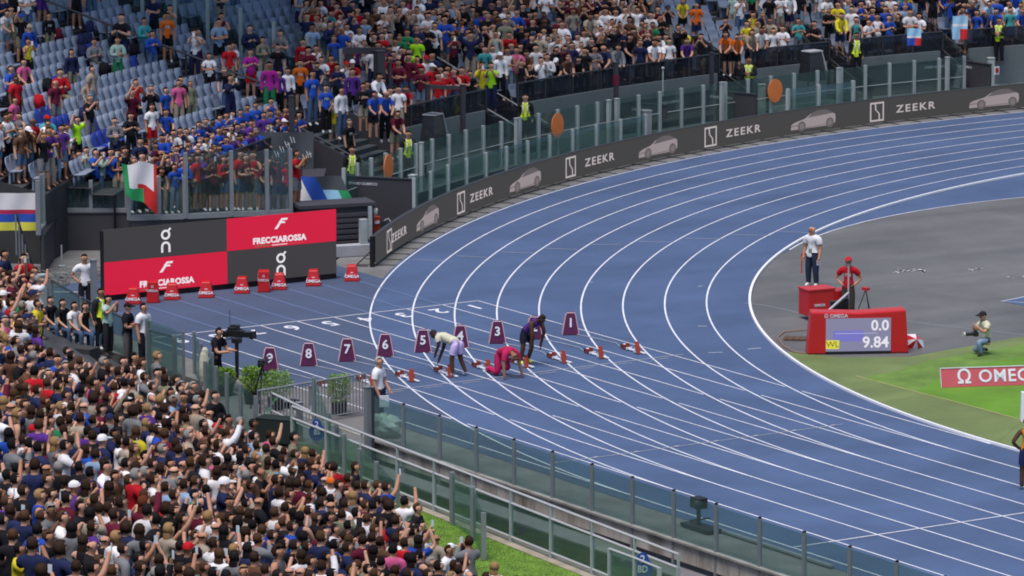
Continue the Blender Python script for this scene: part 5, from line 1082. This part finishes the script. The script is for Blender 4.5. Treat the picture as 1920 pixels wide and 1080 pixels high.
official(160, 592, math.radians(-20), 'with hands on hips', 'tee', CC['white'], 'trousers', (.02, .02, .03), 'short', HC['dark brown'], 'man in white polo with badge left of the big screen')
for x, y, tc, hs, hc, lb in [(95, 640, 'black', 'short', 'dark brown', 'person in black seated on wall, first from the left post'), (118, 645, 'black', 'long', 'dark brown', 'person in black seated on wall, second from the left post'), (140, 650, 'white', 'long', 'dark brown', 'woman in white top and jeans seated on low wall'), (160, 652, 'black', 'long', 'brown', 'woman in black sleeveless top and jeans seated on wall')]:
    P = at(x, y, .1); person(P, math.radians(15), 'sitting with hands on knees', 'tank' if 'sleeveless' in lb else 'tee', CC[tc], 'trousers', CC['denim'], hs, HC[hc], SK[1], lb, None, 'white', .95, fem=True)
b = MB(); a, c = at(70, 652, .3), at(178, 664, .3); b.bar(a-UPV*.12, c-UPV*.12, .5, .55); b.build('low_wall', M_CONCD, label='low dark wall the four spectators sit on', cat='wall')
# photographer kneeling
J6 = {k: Vector(v) for k, v in dict(pel=(-.02, 0, .42), sp=(.02, 0, .60), ch=(.05, 0, .76), c2=(.07, 0, .86), nk=(.10, 0, .94), h0=(.13, 0, 1.0), h1=(.14, 0, 1.07), h2=(.13, 0, 1.13), ls=(.07, .17, .85), le=(.22, .22, .65), lw=(.36, .1, .78), lh=(.40, .05, .84), rs=(.07, -.17, .85), re=(.2, -.24, .62), rw=(.34, -.1, .72), rh=(.39, -.06, .78),
      lp=(-.02, .1, .38), lk=(.40, .18, .40), la=(.30, .18, .08), lt=(.43, .18, .035), rp=(-.02, -.1, .38), rk=(.26, -.2, .10), ra=(-.12, -.2, .10), rt=(-.2, -.2, .05)).items()}
official(1849, 664, CAMRZ+math.radians(-55), 'kneel', 'tee', (.55, .55, .42), 'trousers', CC['light denim'], 'cap', (.02, .02, .025), 'kneeling photographer with black cap and jeans on the grass edge', J=J6, sc=1.0)
def camera_body(name, P, rz, label, s=1.0):
    e = empty(name, P, rz, label=label, cat='camera'); b = MB(); b.box((0, 0, 0), (.16*s, .22*s, .15*s)); b.box((0, 0, .1*s), (.1*s, .1*s, .06*s)); b.build('body', M_BLACK, e, bevel=.01)
    b = MB(); b.bar((.08*s, 0, 0), (.36*s, 0, 0), .12*s, n=12); b.build('lens', M_BLACK, e); b = MB(); b.bar((.36*s, 0, 0), (.42*s, 0, 0), .15*s, n=12); b.build('lens_hood', mat('pale_hood', (.5, .5, .5), .5), e); return e
camera_body('photo_camera', at(1829, 626, .72), CAMRZ+math.radians(-75), 'long-lens photo camera at the knee of kneeling photographer', .8)
# ---------------------------------------------------------------- scoreboard and starter's gear
Sa, Sb = at(1514, 665, 0), at(1704, 662, 0); d = Sb-Sa; L = d.length; X = d.normalized(); n_ = X.cross(UPV); n_ = n_ if n_.dot(Vector(CAM)-Sa) > 0 else -n_; XX = UPV.cross(n_)
sc = empty('scoreboard', Sa, 0, label='red timing scoreboard showing 0.0 and 9.84 on the infield', cat='scoreboard'); H = 1.16; ax = (X, n_, UPV)
b = MB(); ins = .15
b.prism([(0, 0), (L, 0), (L-.09, H+.03), (L*.5, H-.04), (.10, H)], -n_*.55, X, UPV, .55*(1 if X.cross(UPV).dot(n_) > 0 else -1)); b.build('case', M_RED, sc, bevel=.04)
b = MB(); b.box(X*(L*.5)+n_*.012+UPV*.53, (L*.64, .03, .90), ax); b.build('screen', mat('screen_lilac', (.27, .27, .42), emit=.85), sc)
b = MB(); b.box(X*(L*.40)+n_*.03+UPV*.50, (L*.30, .004, .30), ax); b.build('screen_glow', mat('screen_violet', (.20, .20, .62), emit=.9), sc)
b = MB(); b.box(X*(L*.48)+n_*.034+UPV*.57, (L*.42, .003, .018), ax); b.build('divider_line', mat('screen_lav', (.55, .55, .95), emit=.8), sc)
b = MB(); b.box(X*(L*.5)+n_*.012+UPV*.045, (L*.64, .02, .07), ax); b.build('lower_strip', M_BLACK, sc)
O = Sa+n_*.036
text('0.0', 'digits', O+X*(L*.80)+UPV*.77, XX, UPV, .40, E_WHITE, sc, align='RIGHT', bold=.008); text('9.84', 'digits', O+X*(L*.80)+UPV*.31, XX, UPV, .42, E_WHITE, sc, align='RIGHT', bold=.008)
b = MB(); b.box(X*(L*.245)+n_*.032+UPV*.27, (.36, .005, .24), ax); b.build('tag_plate', E_YEL, sc)
text('WL', 'lettering', O+X*(L*.245)+UPV*.27+n_*.002, XX, UPV, .23, mat('letter_dark', (.25, .22, .02), .6), sc, bold=.001)
text(OM+' OMEGA', 'lettering', Sa+n_*.006+X*(L*.28)+UPV*1.045, XX, UPV, .14, M_WHITE, sc, bold=.002)
ct = empty('starter_cabinet', at(1516, 602, 0), 0, label='red wheeled cabinet behind the scoreboard left side', cat='cabinet'); ca_, cb_ = at(1516, 602, 0), at(1594, 595, 0); dv = cb_-ca_; xv = dv.normalized(); yv = UPV.cross(xv)
b = MB(); b.box(xv*.42+yv*.3+UPV*.48, (.84, .6, .72), (xv, yv, UPV)); b.build('body', M_RED, ct, bevel=.02); b = MB(); b.box(xv*.42+yv*.3+UPV*.86, (.88, .64, .04), (xv, yv, UPV)); b.build('lid', M_RED, ct)
b = MB(); b.box(xv*1.15+yv*.25+UPV*.42, (.6, .5, .72), (xv, yv, UPV)); b.build('side_box', M_RED, ct, bevel=.02)
for i_ in (.08, .76):
    b = MB(); b.bar(xv*i_+yv*.02+UPV*.06, xv*i_+yv*.08+UPV*.06, .12, n=10); b.bar(xv*i_+yv*.05+UPV*.06, xv*i_+yv*.05+UPV*.14, .03); b.build('wheel', M_BLACK, ct)
nq = -yv if (-yv).dot(Vector(CAM)-ca_) > 0 else yv
text('OMEGA', 'lettering', ca_+xv*.35+UPV*.42+nq*.008, UPV.cross(nq), UPV, .1, M_WHITE, ct, bold=.002)
e = empty('starter_stand', at(1590, 640, 0), 0, label='white upright pole with sloping arm behind the scoreboard', cat='stand'); b = MB(); b.bar((0, 0, 0), (0, 0, 2.25), .05); b.build('pole', MATS['rail_white'], e)
q_ = at(1545, 590, .95)-at(1590, 640, 0); b = MB(); b.bar((0, 0, 1.35), q_, .06, .04); b.ball(q_, .06); b.build('arm', MATS['rail_white'], e); b = MB(); b.box(UPV*.95-X*.25, (.5, .25, .35), ax); b.box(UPV*1.1-X*.1, (.2, .2, .2), ax); b.build('control_box', M_BLACK, e)
b = MB(); b.box(UPV*2.22+n_*.03, (.07, .07, .06), ax); b.bar(UPV*2.2, UPV*2.2+n_*.12, .05); b.build('microphone', M_DARK, e)
e = empty('tripod', at(1623, 582, 0), 0, label='small tripod with red head behind the scoreboard', cat='tripod'); b = MB(); b.box((0, 0, .62), (.2, .14, .08)); b.build('head', M_RED, e)
for t_ in (0, 2.1, 4.2): b = MB(); b.bar((0, 0, .6), (.22*math.cos(t_), .22*math.sin(t_), 0), .03); b.build('leg', M_DARK, e)
b = MB(); P = [(0, 0, .02)]
b.add([(math.cos(t)*.34, math.sin(t)*.34, 0.02) for t in np.linspace(0, 6.283, 9)[:-1]]+[(0.0, 0, .42)], [(i, (i+1) % 8, 8) for i in range(0, 8, 2)], 0)
b.add([(math.cos(t)*.34, math.sin(t)*.34, 0.02) for t in np.linspace(0, 6.283, 9)[:-1]]+[(0.0, 0, .42)], [(i, (i+1) % 8, 8) for i in range(1, 8, 2)], 1); b.bar((0, 0, .42), (0, 0, .5), .03)
o = b.build('umbrella', [M_RED, M_WHITE]); o.location = at(1712, 655, 0)+Vector((-.3, .2, .05)); o.rotation_euler = (.5, .9, .3); tag(o, 'red and white umbrella lying right of the scoreboard', 'umbrella')
b = MB(); b.box((0, 0, .02), (.9, .5, .04)); [b.box((-.36+i*.18, 0, .045), (.05, .46, .02)) for i in range(5)]; o = b.build('drain_grate', mat('rust', (.10, .06, .04), .9)); o.location = at(1500, 636, 0); o.rotation_euler = (0, 0, .9); tag(o, 'rusty drain grate left of the scoreboard', 'grate')
MB().path([at(x, y, .02) for x, y in [(1512, 618), (1470, 622), (1458, 632), (1468, 648), (1490, 660), (1512, 662)]], .035, 5).build('cable', mat('cable_rust', (.30, .16, .12), .8), label='reddish cable looping left of the scoreboard', cat='cable')
# perimeter board OMEGA
Pa, Pb = at(1765, 727, 0), at(1765, 727, 0)+(at(1917, 722, 0)-at(1765, 727, 0)).normalized()*6.0; d = Pb-Pa; X = d.normalized(); n_ = X.cross(UPV); n_ = n_ if n_.dot(Vector(CAM)-Pa) > 0 else -n_; XX = UPV.cross(n_)
pb = empty('advertising_board', Pa, 0, label='red board with white omega emblem on the bright grass', cat='board'); b = MB(); tl = (UPV-n_*.35).normalized()
b.prism([(0, 0), (d.length, 0), (d.length, .5), (0, .5)], n_*.0, X, tl, .03); b.build('panel', mat('board_coral', (.50, .085, .105), .5, .06, 2), pb)
b = MB(); b.prism([(-.012, 0), (0, 0), (0, .52), (-.012, .52)], n_*.01, X, tl, .04); b.prism([(0, .5), (d.length, .5), (d.length, .52), (0, .52)], n_*.01, X, tl, .04); b.build('edge', M_WHITE, pb)
nf = XX.cross(tl).normalized()
text(OM, 'emblem', Pa+X*.62+tl*.25+nf*.04, XX, tl, .52, M_WHITE, pb, bold=.008); text('OMEGA', 'lettering', Pa+X*1.0+tl*.25+nf*.04, XX, tl, .46, M_WHITE, pb, bold=.008, align='LEFT', space=1.1)
b = MB(); b.add([(-.06, -.16, 0), (.06, -.16, 0), (.06, .16, 0), (-.06, .16, 0), (-.04, -.08, .75), (.04, -.08, .75), (.04, .08, .75), (-.04, .08, .75)], [(3, 2, 1, 0), (4, 5, 6, 7), (0, 1, 5, 4), (1, 2, 6, 5), (2, 3, 7, 6), (3, 0, 4, 7)])
o = b.build('marker_cone', M_WHITE, bevel=.01); o.location = at(1917, 789, 0); o.rotation_euler = (0, 0, 1); tag(o, 'narrow white marker at right edge of the grass', 'marker')
# ---------------------------------------------------------------- television camera and operator
e = empty('tv_camera', at(445, 735, 0), math.radians(30), label='black television camera on pedestal aimed at the start', cat='camera')
Q = [('body', [((-.02, 0, 1.55), (.46, .17, .18)), ((-.14, 0, 1.67), (.22, .12, .07)), ((.08, .0, 1.68), (.22, .03, .03)), ((-.30, -.03, 1.52), (.14, .2, .16)), ((.05, .12, 1.5), (.16, .06, .1))]), ('lens', [((.32, 0, 1.55), (.24, .14, .14)), ((.46, 0, 1.55), (.08, .19, .18)), ((.52, 0, 1.55), (.04, .23, .20))]), ('viewfinder', [((-.16, .2, 1.66), (.22, .16, .14))]), ('pan_head', [((0, 0, 1.36), (.22, .2, .12))])]
for nm, bs in Q:
    b = MB(); [b.box(c, s) for c, s in bs]; b.build(nm, M_BLACK, e, bevel=.012)
b = MB(); b.bar((0, 0, .35), (0, 0, 1.32), .1, n=10); b.build('column', M_BLACK, e)
for t_ in (0.3, 2.4, 4.5): b = MB(); b.bar((0, 0, .4), (.45*math.cos(t_), .45*math.sin(t_), .05), .05); b.build('leg', M_BLACK, e)
b = MB(); b.bar((-.2, .12, 1.4), (-.6, .22, 1.25), .03); b.build('pan_bar', M_DARK, e); b = MB(); b.bar((-.2, 0, 1.7), (-.2, 0, 2.15), .018); b.build('antenna', M_DARK, e)
J7 = pose(dict(le=(.2, .24, 1.15), lw=(.42, .14, 1.22), lh=(.5, .12, 1.24), re=(.2, -.24, 1.15), rw=(.42, -.14, 1.22), rh=(.5, -.12, 1.24)), lean=.15)
official(405, 735, math.radians(25), 'operator', 'tee', CC['black'], 'shorts', CC['black'], 'short', HC['black'], 'camera operator in black T-shirt behind the television camera', J=J7, sc=.98)
e = empty('tv_camera', at(492, 770, 0), math.radians(-40), label='small remote camera on black tripod beside the plants', cat='camera')
b = MB(); b.box((0, 0, 1.25), (.3, .16, .16)); b.bar((.15, 0, 1.25), (.34, 0, 1.25), .12, n=10); b.build('body', M_BLACK, e); b = MB(); b.bar((-.1, 0, 1.2), (-.45, .1, 1.35), .04); b.bar((0, 0, 1.2), (.2, .3, 1.4), .03); b.build('arm', M_BLACK, e)
for t_ in (0, 2.1, 4.2): b = MB(); b.bar((0, 0, 1.15), (.4*math.cos(t_), .4*math.sin(t_), 0), .04); b.build('leg', M_BLACK, e)
b = MB(); b.ball((0, 0, .9), (.12, .14, .5), 10, 8, rough=.1); b.ball((0, .02, 1.3), (.08, .1, .14), 8, 6, rough=.1); o = b.build('folded_cloth', mat('cream_cloth', (.50, .49, .38), .9)); o.location = at(402, 745, 0)+Vector((.4, -.5, .0)); tag(o, 'cream cloth hanging on the glass beside the operator', 'cloth')
e = empty('tv_camera', at(1310, 992, 0), 0, label='dark remote rail camera seen through fence glass', cat='camera'); b = MB(); b.box((0, 0, .62), (.34, .26, .24)); b.ball((.1, -.1, .6), .12); b.build('body', M_BLACK, e); b = MB(); b.bar((0, 0, .1), (0, 0, .5), .1); b.build('column', M_BLACK, e); b = MB(); b.box((.1, 0, .06), (1.1, .4, .08)); b.bar((-.5, .1, .1), (.3, .1, .3), .04); b.build('base', M_BLACK, e)
b = MB(); b.bar(at(1340, 990, .05), at(1560, 1062, .05), .12, .05); b.build('camera_rail', M_GALV, label='flat grey camera rail along the outer lane behind glass', cat='rail')
# black loudspeaker box
b = MB(); b.box((0, 0, .3), (.95, .5, .6)); b.box((0, 0, .61), (.97, .52, .02)); o = b.build('speaker_box', mat('speaker_black', (.01, .018, .016), .7), bevel=.02); o.location = at(520, 828, 0); o.rotation_euler = (0, 0, .6); tag(o, 'black speaker box standing on the footbridge', 'speaker')
b = MB(); b.path([at(x, y, .5) for x, y in [(500, 790), (503, 770), (512, 755), (520, 745)]], .04); b.build('hose', mat('hose_green', (.03, .25, .08), .6), label='green hose draped above the black speaker box', cat='hose')
# potted bamboo-like plants
def plant(px, py, h, w, label, z=0.0, seed=0):
    random.seed(seed); P = at(px, py, z); e = empty('potted_plant', P, 0, label=label, cat='plant')
    b = MB(); n = 12; b.add([(.17*math.cos(2*math.pi*i/n), .17*math.sin(2*math.pi*i/n), 0) for i in range(n)]+[(.22*math.cos(2*math.pi*i/n), .22*math.sin(2*math.pi*i/n), .32) for i in range(n)], [(i, (i+1) % n, n+(i+1) % n, n+i) for i in range(n)]+[tuple(range(n, 2*n))]); b.build('pot', M_BLACK, e)
    b = MB()
    for i in range(16): a_ = random.uniform(0, 6.28); r_ = random.uniform(0, w*.35); b.bar((.08*math.cos(a_), .08*math.sin(a_), .3), (r_*math.cos(a_), r_*math.sin(a_), h*.9), .012, n=4)
    b.build('stem', M_LEAF, e)
    b = MB()
    for i in range(1500):
        a_ = random.uniform(0, 6.28); t = random.random()**.7; zz_ = .3+(h-.3)*t; r_ = w*.5*math.sqrt(random.random())*(.75+.35*math.sin(t*3.0)); c = Vector((r_*math.cos(a_), r_*math.sin(a_), zz_)); dr = Vector((random.gauss(0, 1)+math.cos(a_), random.gauss(0, 1)+math.sin(a_), random.gauss(.3, .8))).normalized()*random.uniform(.06, .12); sd_ = dr.cross(Vector((random.gauss(0, 1), random.gauss(0, 1), 1))).normalized()*.011
        b.add([c, c+dr*.5+sd_, c+dr, c+dr*.5-sd_], [(0, 1, 2, 3)])
    b.build('foliage', M_LEAF, e)
plant(472, 757, .95, .5, 'leafy potted plant directly behind the small black tripod', seed=1); plant(517, 768, .98, .78, 'widest potted plant, left of the barrier bars', seed=2); plant(636, 778, 1.02, .55, 'leafy potted plant behind the barrier bars near gate posts', seed=3); plant(424, 742, .7, .4, 'smallest potted plant beside the camera operator', seed=4)
b = MB(); b.ball((0, 0, .0), (.25, .2, .12), 10, 6, rough=.2); b.box((-.2, 0, -.05), (.3, .2, .1)); o = b.build('equipment_bag', M_BLACK); o.location = at(552, 757, .12); tag(o, 'black equipment bag on the ground right of widest plant', 'bag')
# ---------------------------------------------------------------- things behind the screen and around the tunnel
P = at(632, 482, 0); e = empty('equipment_cart', P, 0, label='pale steel gate frame with ledge right of the big screen', cat='frame')
xa = (at(700, 478, 0)-P); xd = xa.normalized(); yd = UPV.cross(xd)
b = MB(); b.box(xd*.4+UPV*.17+yd*.1, (2.0, .35, .34), (xd, yd, UPV)); b.build('ledge', mat('pale_ledge', (.36, .37, .41), .7, .1, 2), e, bevel=.01)
b = MB(); b.box(xd*.86+UPV*.62+yd*.1, (.22, .2, .95), (xd, yd, UPV)); b.build('column', M_WPOST, e); b = MB(); b.box(xd*1.2+UPV*.9+yd*.5, (.1, .1, 1.0), (xd, yd, UPV)); b.build('post', M_WPOST, e)
P = at(600, 478, 0); e = empty('equipment_truck', P, 0, label='black louvred equipment unit behind the right end of screen', cat='equipment'); b = MB(); b.box(xd*.7+yd*.9+UPV*.75, (2.3, .9, 1.2), (xd, yd, UPV)); b.build('body', mat('blackish', (.02, .022, .027), .6), e)
for i_ in range(6): b = MB(); b.box(xd*1.1+yd*.43+UPV*(.25+i_*.17), (1.4, .03, .1), (xd, (yd+UPV*.5).normalized(), UPV)); b.build('slat', M_ANTH, e)
b = MB(); b.box(xd*.7+yd*.9+UPV*1.4, (2.4, 1.0, .1), (xd, yd, UPV)); b.build('roof', M_ANTH, e)
P = at(702, 446, .25); b = MB(); b.box((0, 0, .32), (.3, .22, .62)); b.box((0, 0, .65), (.32, .24, .04)); b.box((.17, 0, .5), (.02, .16, .08), mi=1); o = b.build('hose_box', [mat('box_orange_red', (.50, .05, .02), .5), M_WHITE]); o.location = P; tag(o, 'orange-red box with coiled white hose near first grey board', 'box')
b = MB(); b.path([P+Vector((.12*math.cos(t), .12*math.sin(t)*.6, .75+.14*math.sin(t*1.1))) for t in np.linspace(0, 12, 30)], .05, 6); b.build('hose', MATS['rail_white'], label='coiled white hose on top of the orange-red box', cat='hose')
b = MB(); b.path([P+Vector(v) for v in ((.25, .2, .55), (.35, .3, .62), (.4, .35, .5), (.4, .36, .05))], .035); b.build('pipe', MATS['rail_white'], label='bent pale pipe right of the orange-red box', cat='pipe')
def draped_case(px, py, r, w, h, label, top=False):
    T = cyl(px, py, r); P = Vector((T.x, T.y, T.z-h)); rz = math.radians(ang(P)+180); e = empty('draped_case', P, rz, label=label, cat='equipment')
    b = MB(); b.add([(-.3, -w/2-.15, 0), (.35, -w/2-.1, 0), (.35, w/2+.1, 0), (-.3, w/2+.15, 0), (-.22, -w/2, h), (.22, -w/2+.05, h), (.22, w/2-.05, h), (-.22, w/2, h)], [(3, 2, 1, 0), (4, 5, 6, 7), (0, 1, 5, 4), (1, 2, 6, 5), (2, 3, 7, 6), (3, 0, 4, 7)]); b.build('cover', mat('black_sheet', (.015, .016, .02), .35, .3, 4, bump=1, spec=.6), e, bevel=.03)
    b = MB(); P8 = [(-.23, -w/2, h), (.23, -w/2+.05, h), (.23, w/2-.05, h), (-.23, w/2, h)]
    for i in range(4): b.bar(P8[i], P8[(i+1) % 4], .04)
    b.bar(P8[2], (.36, w/2+.1, .3), .04)
    if top: b.box((0, 0, h+.01), (.5, w, .04))
    b.build('frame', MATS['rail_white'] if top else M_GALV, e)
    for s_ in (-1, 1): b = MB(); b.bar((0, s_*w*.3, 0), (0, s_*w*.3, -.35), .05); b.build('leg', M_DARK, e)
draped_case(812, 214, 51.7, .62, 1.15, 'black-draped case with pale frame behind the moat fence'); draped_case(1523, 96, 52.0, .62, 1.05, 'black-draped case with bright white top at upper right', True)
# flags, banners
def cloth_sheet(name, P, X, Y, w, h, cols, label, cat='banner', wav=.05, n=12, m=9, shape=None):
    b = MB(); X = Vector(X).normalized(); Y = Vector(Y).normalized(); N_ = X.cross(Y); V = []
    for j in range(m+1):
        for i in range(n+1):
            u_, v_ = i/n, j/m; sx, sy = shape(u_, v_) if shape else (u_, v_); V.append(Vector(P)+X*(sx-.5)*w+Y*(sy)*h+N_*wav*math.sin(u_*9+v_*4))
    Fc = []; MI = []
    for j in range(m):
        for i in range(n): Fc.append((j*(n+1)+i, j*(n+1)+i+1, (j+1)*(n+1)+i+1, (j+1)*(n+1)+i)); MI.append(cols[1]((i+.5)/n, (j+.5)/m))
    b.v = [tuple(v) for v in V]; b.f = Fc; b.m = MI; o = b.build(name, cols[0], smooth=True, label=label, cat=cat); return o
FW = [mat('flag_white', (.72, .70, .72), .8), mat('flag_green', (.02, .30, .10), .8), mat('flag_red', (.55, .02, .02), .8), mat('flag_blue', (.02, .08, .42), .8), mat('flag_yellow', (.72, .66, .08), .8), mat('flag_sky', (.30, .55, .75), .8), mat('banner_dark', (.06, .07, .08), .8), mat('flag_crimson', (.45, .02, .07), .8)]
vx = Vector((rt.x, rt.y, 0)).normalized(); dn = -UPV
Pf = at(258, 322, 2.55); P_ = Vector((-21.9, -4.95, 2.45)); 
cloth_sheet('flag', Vector((-21.55, -4.75, 2.92)), vx, dn, 1.05, 1.5, (FW, lambda u_, v_: 1 if (u_ < .16 or (v_ > .66 and u_ < .55)) else (2 if (v_ > .5 and u_ > .45) or u_ > .92 else 0)), 'green white and red flag hanging over the landing glass', 'flag', shape=lambda u_, v_: (u_+.12*v_*(1-u_), v_*(.62+.38*u_)+.04*math.sin(u_*8)))
cloth_sheet('banner', at(30, 362, 2.35), vx, dn, 1.15, 1.12, (FW, lambda u_, v_: 0 if v_ < .42 else (7 if v_ < .6 else (3 if v_ < .76 else 4))), 'white banner with red blue and yellow bands at left edge', wav=.02)
Pd = pol(53.75, -143.3, 2.35); bd = cloth_sheet('banner', Pd, vx, dn, 2.0, 1.95, (FW, lambda u_, v_: 6), 'large dark banner with white slanting letters behind landing glass', wav=.06)
nb_ = vx.cross(UPV); nb_ = nb_ if nb_.dot(Vector(CAM)-Pd) > 0 else -nb_; b = MB(); random.seed(4)
for (x0, z0, n_, st) in ((-.35, -.95, 5, .17), (.25, -1.35, 6, .12)):
    for i_ in range(n_):
        c = Pd+vx*(x0+i_*st)+UPV*(z0+i_*st*.9)+nb_*.09; b.bar(c, c+UPV*.20-vx*.07, .035, .02); b.bar(c+vx*.08, c+UPV*.18+vx*.03, .03, .02)
        if i_ % 2: b.bar(c+UPV*.1, c+UPV*.12+vx*.09, .03, .02)
b.build('lettering', FW[0], bd)
cloth_sheet('flag', at(590, 318, 1.9)+Vector((1.1, -.8, 0)), vx, (-UPV+vx*.5), 1.9, 1.1, (FW, lambda u_, v_: 0 if u_ < .3 else (3 if u_ < .6 else (6 if v_ < .45 else (5 if u_ < .8 else 1)))), 'draped white blue and green flag below the stair rail', 'flag', wav=.12)
Pn = at(500, 345, 2.0)+Vector((1.0, -.6, 0)); nv = vx.cross(UPV)
for i_, (t_, ox, oz) in enumerate((('ROMA', -.35, .15), ('FORZA', .25, -.25))):
    pass
cloth_sheet('banner', at(1707, 50, 2.9)+Vector((.5, -.2, 0)), vx, dn, .50, .62, ([FW[5], FW[0], FW[3], FW[2]], lambda u_, v_: (3 if u_ > .6 and v_ > .6 else (2 if v_ > .6 else (1 if v_ > .4 else 0)))), 'pale blue banner with white band hanging left, upper right crowd', wav=.02)
cloth_sheet('banner', at(1793, 27, 3.1)+Vector((.5, -.2, 0)), vx, dn, .55, .85, ([FW[5], FW[0], FW[3], FW[2]], lambda u_, v_: (3 if u_ > .5 and v_ > .55 else (1 if .3 < v_ < .5 else 0))), 'larger pale blue banner with red patch near folded-arm steward', wav=.02)
b = MB(); P = at(1890, 178, .0); b.box((0, 0, .42), (.4, 1.0, .84), taper=.7); b.box((.12, 0, .5), (.25, .6, .5), mi=1); o = b.build('barrier', [M_WHITE, M_RED], bevel=.03); o.location = pol(48.9, ang(P)); o.rotation_euler = (0, 0, math.radians(ang(P)+180)); tag(o, 'white and red plastic barrier behind board at upper right', 'barrier')
b = MB(); b.box((0, 0, 0), (.02, .22, .30)); b.box((.013, 0, 0), (.01, .14, .18), mi=1); o = b.build('notice', [M_WHITE, M_RED]); o.location = cyl(1869, 132, 50.8); o.rotation_euler = (0, 0, math.radians(0)); tag(o, 'small white notice with red square on the fence', 'notice')
# backpacks on the seats
random.seed(9); bpm = MB(); bpm.box((0, 0, .22), (.22, .32, .44), taper=.8); bpm.box((.13, 0, .14), (.08, .24, .2)); bpm.bar((0, -.05, .44), (0, .05, .48), .03)
bm = get_mesh(('backpack', 'backpack'), bpm, [CLOTH])
for i_, (x, y, tc, lb) in enumerate([(115, 62, 'maroon', 'dark maroon backpack left of the blue seats row'), (140, 66, 'navy', 'navy backpack lying flat between empty seats'), (170, 70, 'navy', 'navy backpack behind the mint-sweater spectator'), (177, 50, 'navy', 'navy backpack at the aisle end, upper seat row'), (170, 96, 'navy', 'navy backpack beside bending grey-clad spectator'), (155, 126, 'navy', 'navy backpack leaning forward on a seat'), (243, 86, 'black', 'black backpack right of the mint-sweater spectator'), (102, 158, 'black', 'black backpack left of seated red-clad spectator'), (86, 190, 'red', 'red jacket bundle, left of two red bundles'), (122, 180, 'red', 'red jacket bundle, right of two red bundles'), (155, 208, 'navy', 'dark bag pile left in blue seats'), (190, 212, 'black', 'dark bag pile right on pale seats'), (1320, 24, 'black', 'black shoulder bag on pale seats at upper right'), (560, 0, 'black', 'black bag near top edge above aisle'), (192, 124, 'black', 'small black bag on seat behind cream-clad spectator')]):
    q = far_at(x, y, .65); r_, a_ = q; n = math.floor((r_-FR0)/FD); P = pol(FR0+n*FD+.42, a_, FZ0+n*FH+.42); inst('backpack', bm, None, P, random.uniform(0, 3), CC[tc], label=lb, cat='bag', group='bags left on the seats')
# phones held up
ph = MB(); ph.box((0, 0, 0), (.012, .07, .14)); pm = get_mesh(('phone', 'phone'), ph, [mat('phone_screen', (.45, .50, .6), emit=.8)])
k = 0
for c in IND:
    if c['pose'] in ('holding up a phone with both hands', 'reaching one arm high with a phone') and k < 45 and c['ix'] % 2 == 0:
        hp = POSES[c['pose']]['rh']; R = Matrix.Rotation(c['rz'], 3, 'Z'); v = R @ (Vector((hp.x+.03, hp.y+.04 if 'both' in c['pose'] else hp.y, hp.z+.05))*c['sc']); inst('phone', pm, None, Vector(c['loc'])+v, c['rz'], label='phone, '+c['label'], cat='phone', group='phones held up by spectators'); k += 1
# ---------------------------------------------------------------- lettering becomes plain mesh
bpy.context.view_layer.update(); dg = bpy.context.evaluated_depsgraph_get()
for o, M, par in TEXTS:
    me = bpy.data.meshes.new_from_object(o.evaluated_get(dg)); nm = o.name.split('.')[0]; cu = o.data; bpy.data.objects.remove(o); bpy.data.curves.remove(cu)
    q_ = bpy.data.objects.new(nm, me); COL.objects.link(q_); q_.matrix_world = M
    if par: q_.parent = par; q_.matrix_parent_inverse = parent_inv(par)
# ---------------------------------------------------------------- unseen roof ring added over the far stand, its reach set for shade
b = MB(); A = [100+i*4 for i in range(32)]; V = []
for a in A: V += [pol(54.5, a, 31), pol(108, a, 36), pol(54.5, a, 32), pol(108, a, 37)]
b.add(V, [f for i in range(len(A)-1) for f in ((4*i, 4*i+4, 4*i+5, 4*i+1), (4*i+2, 4*i+3, 4*i+7, 4*i+6), (4*i, 4*i+2, 4*i+6, 4*i+4))]); b.build('stand_shade_roof', mat('roof_white', (.45, .45, .45), .8), kind='structure')
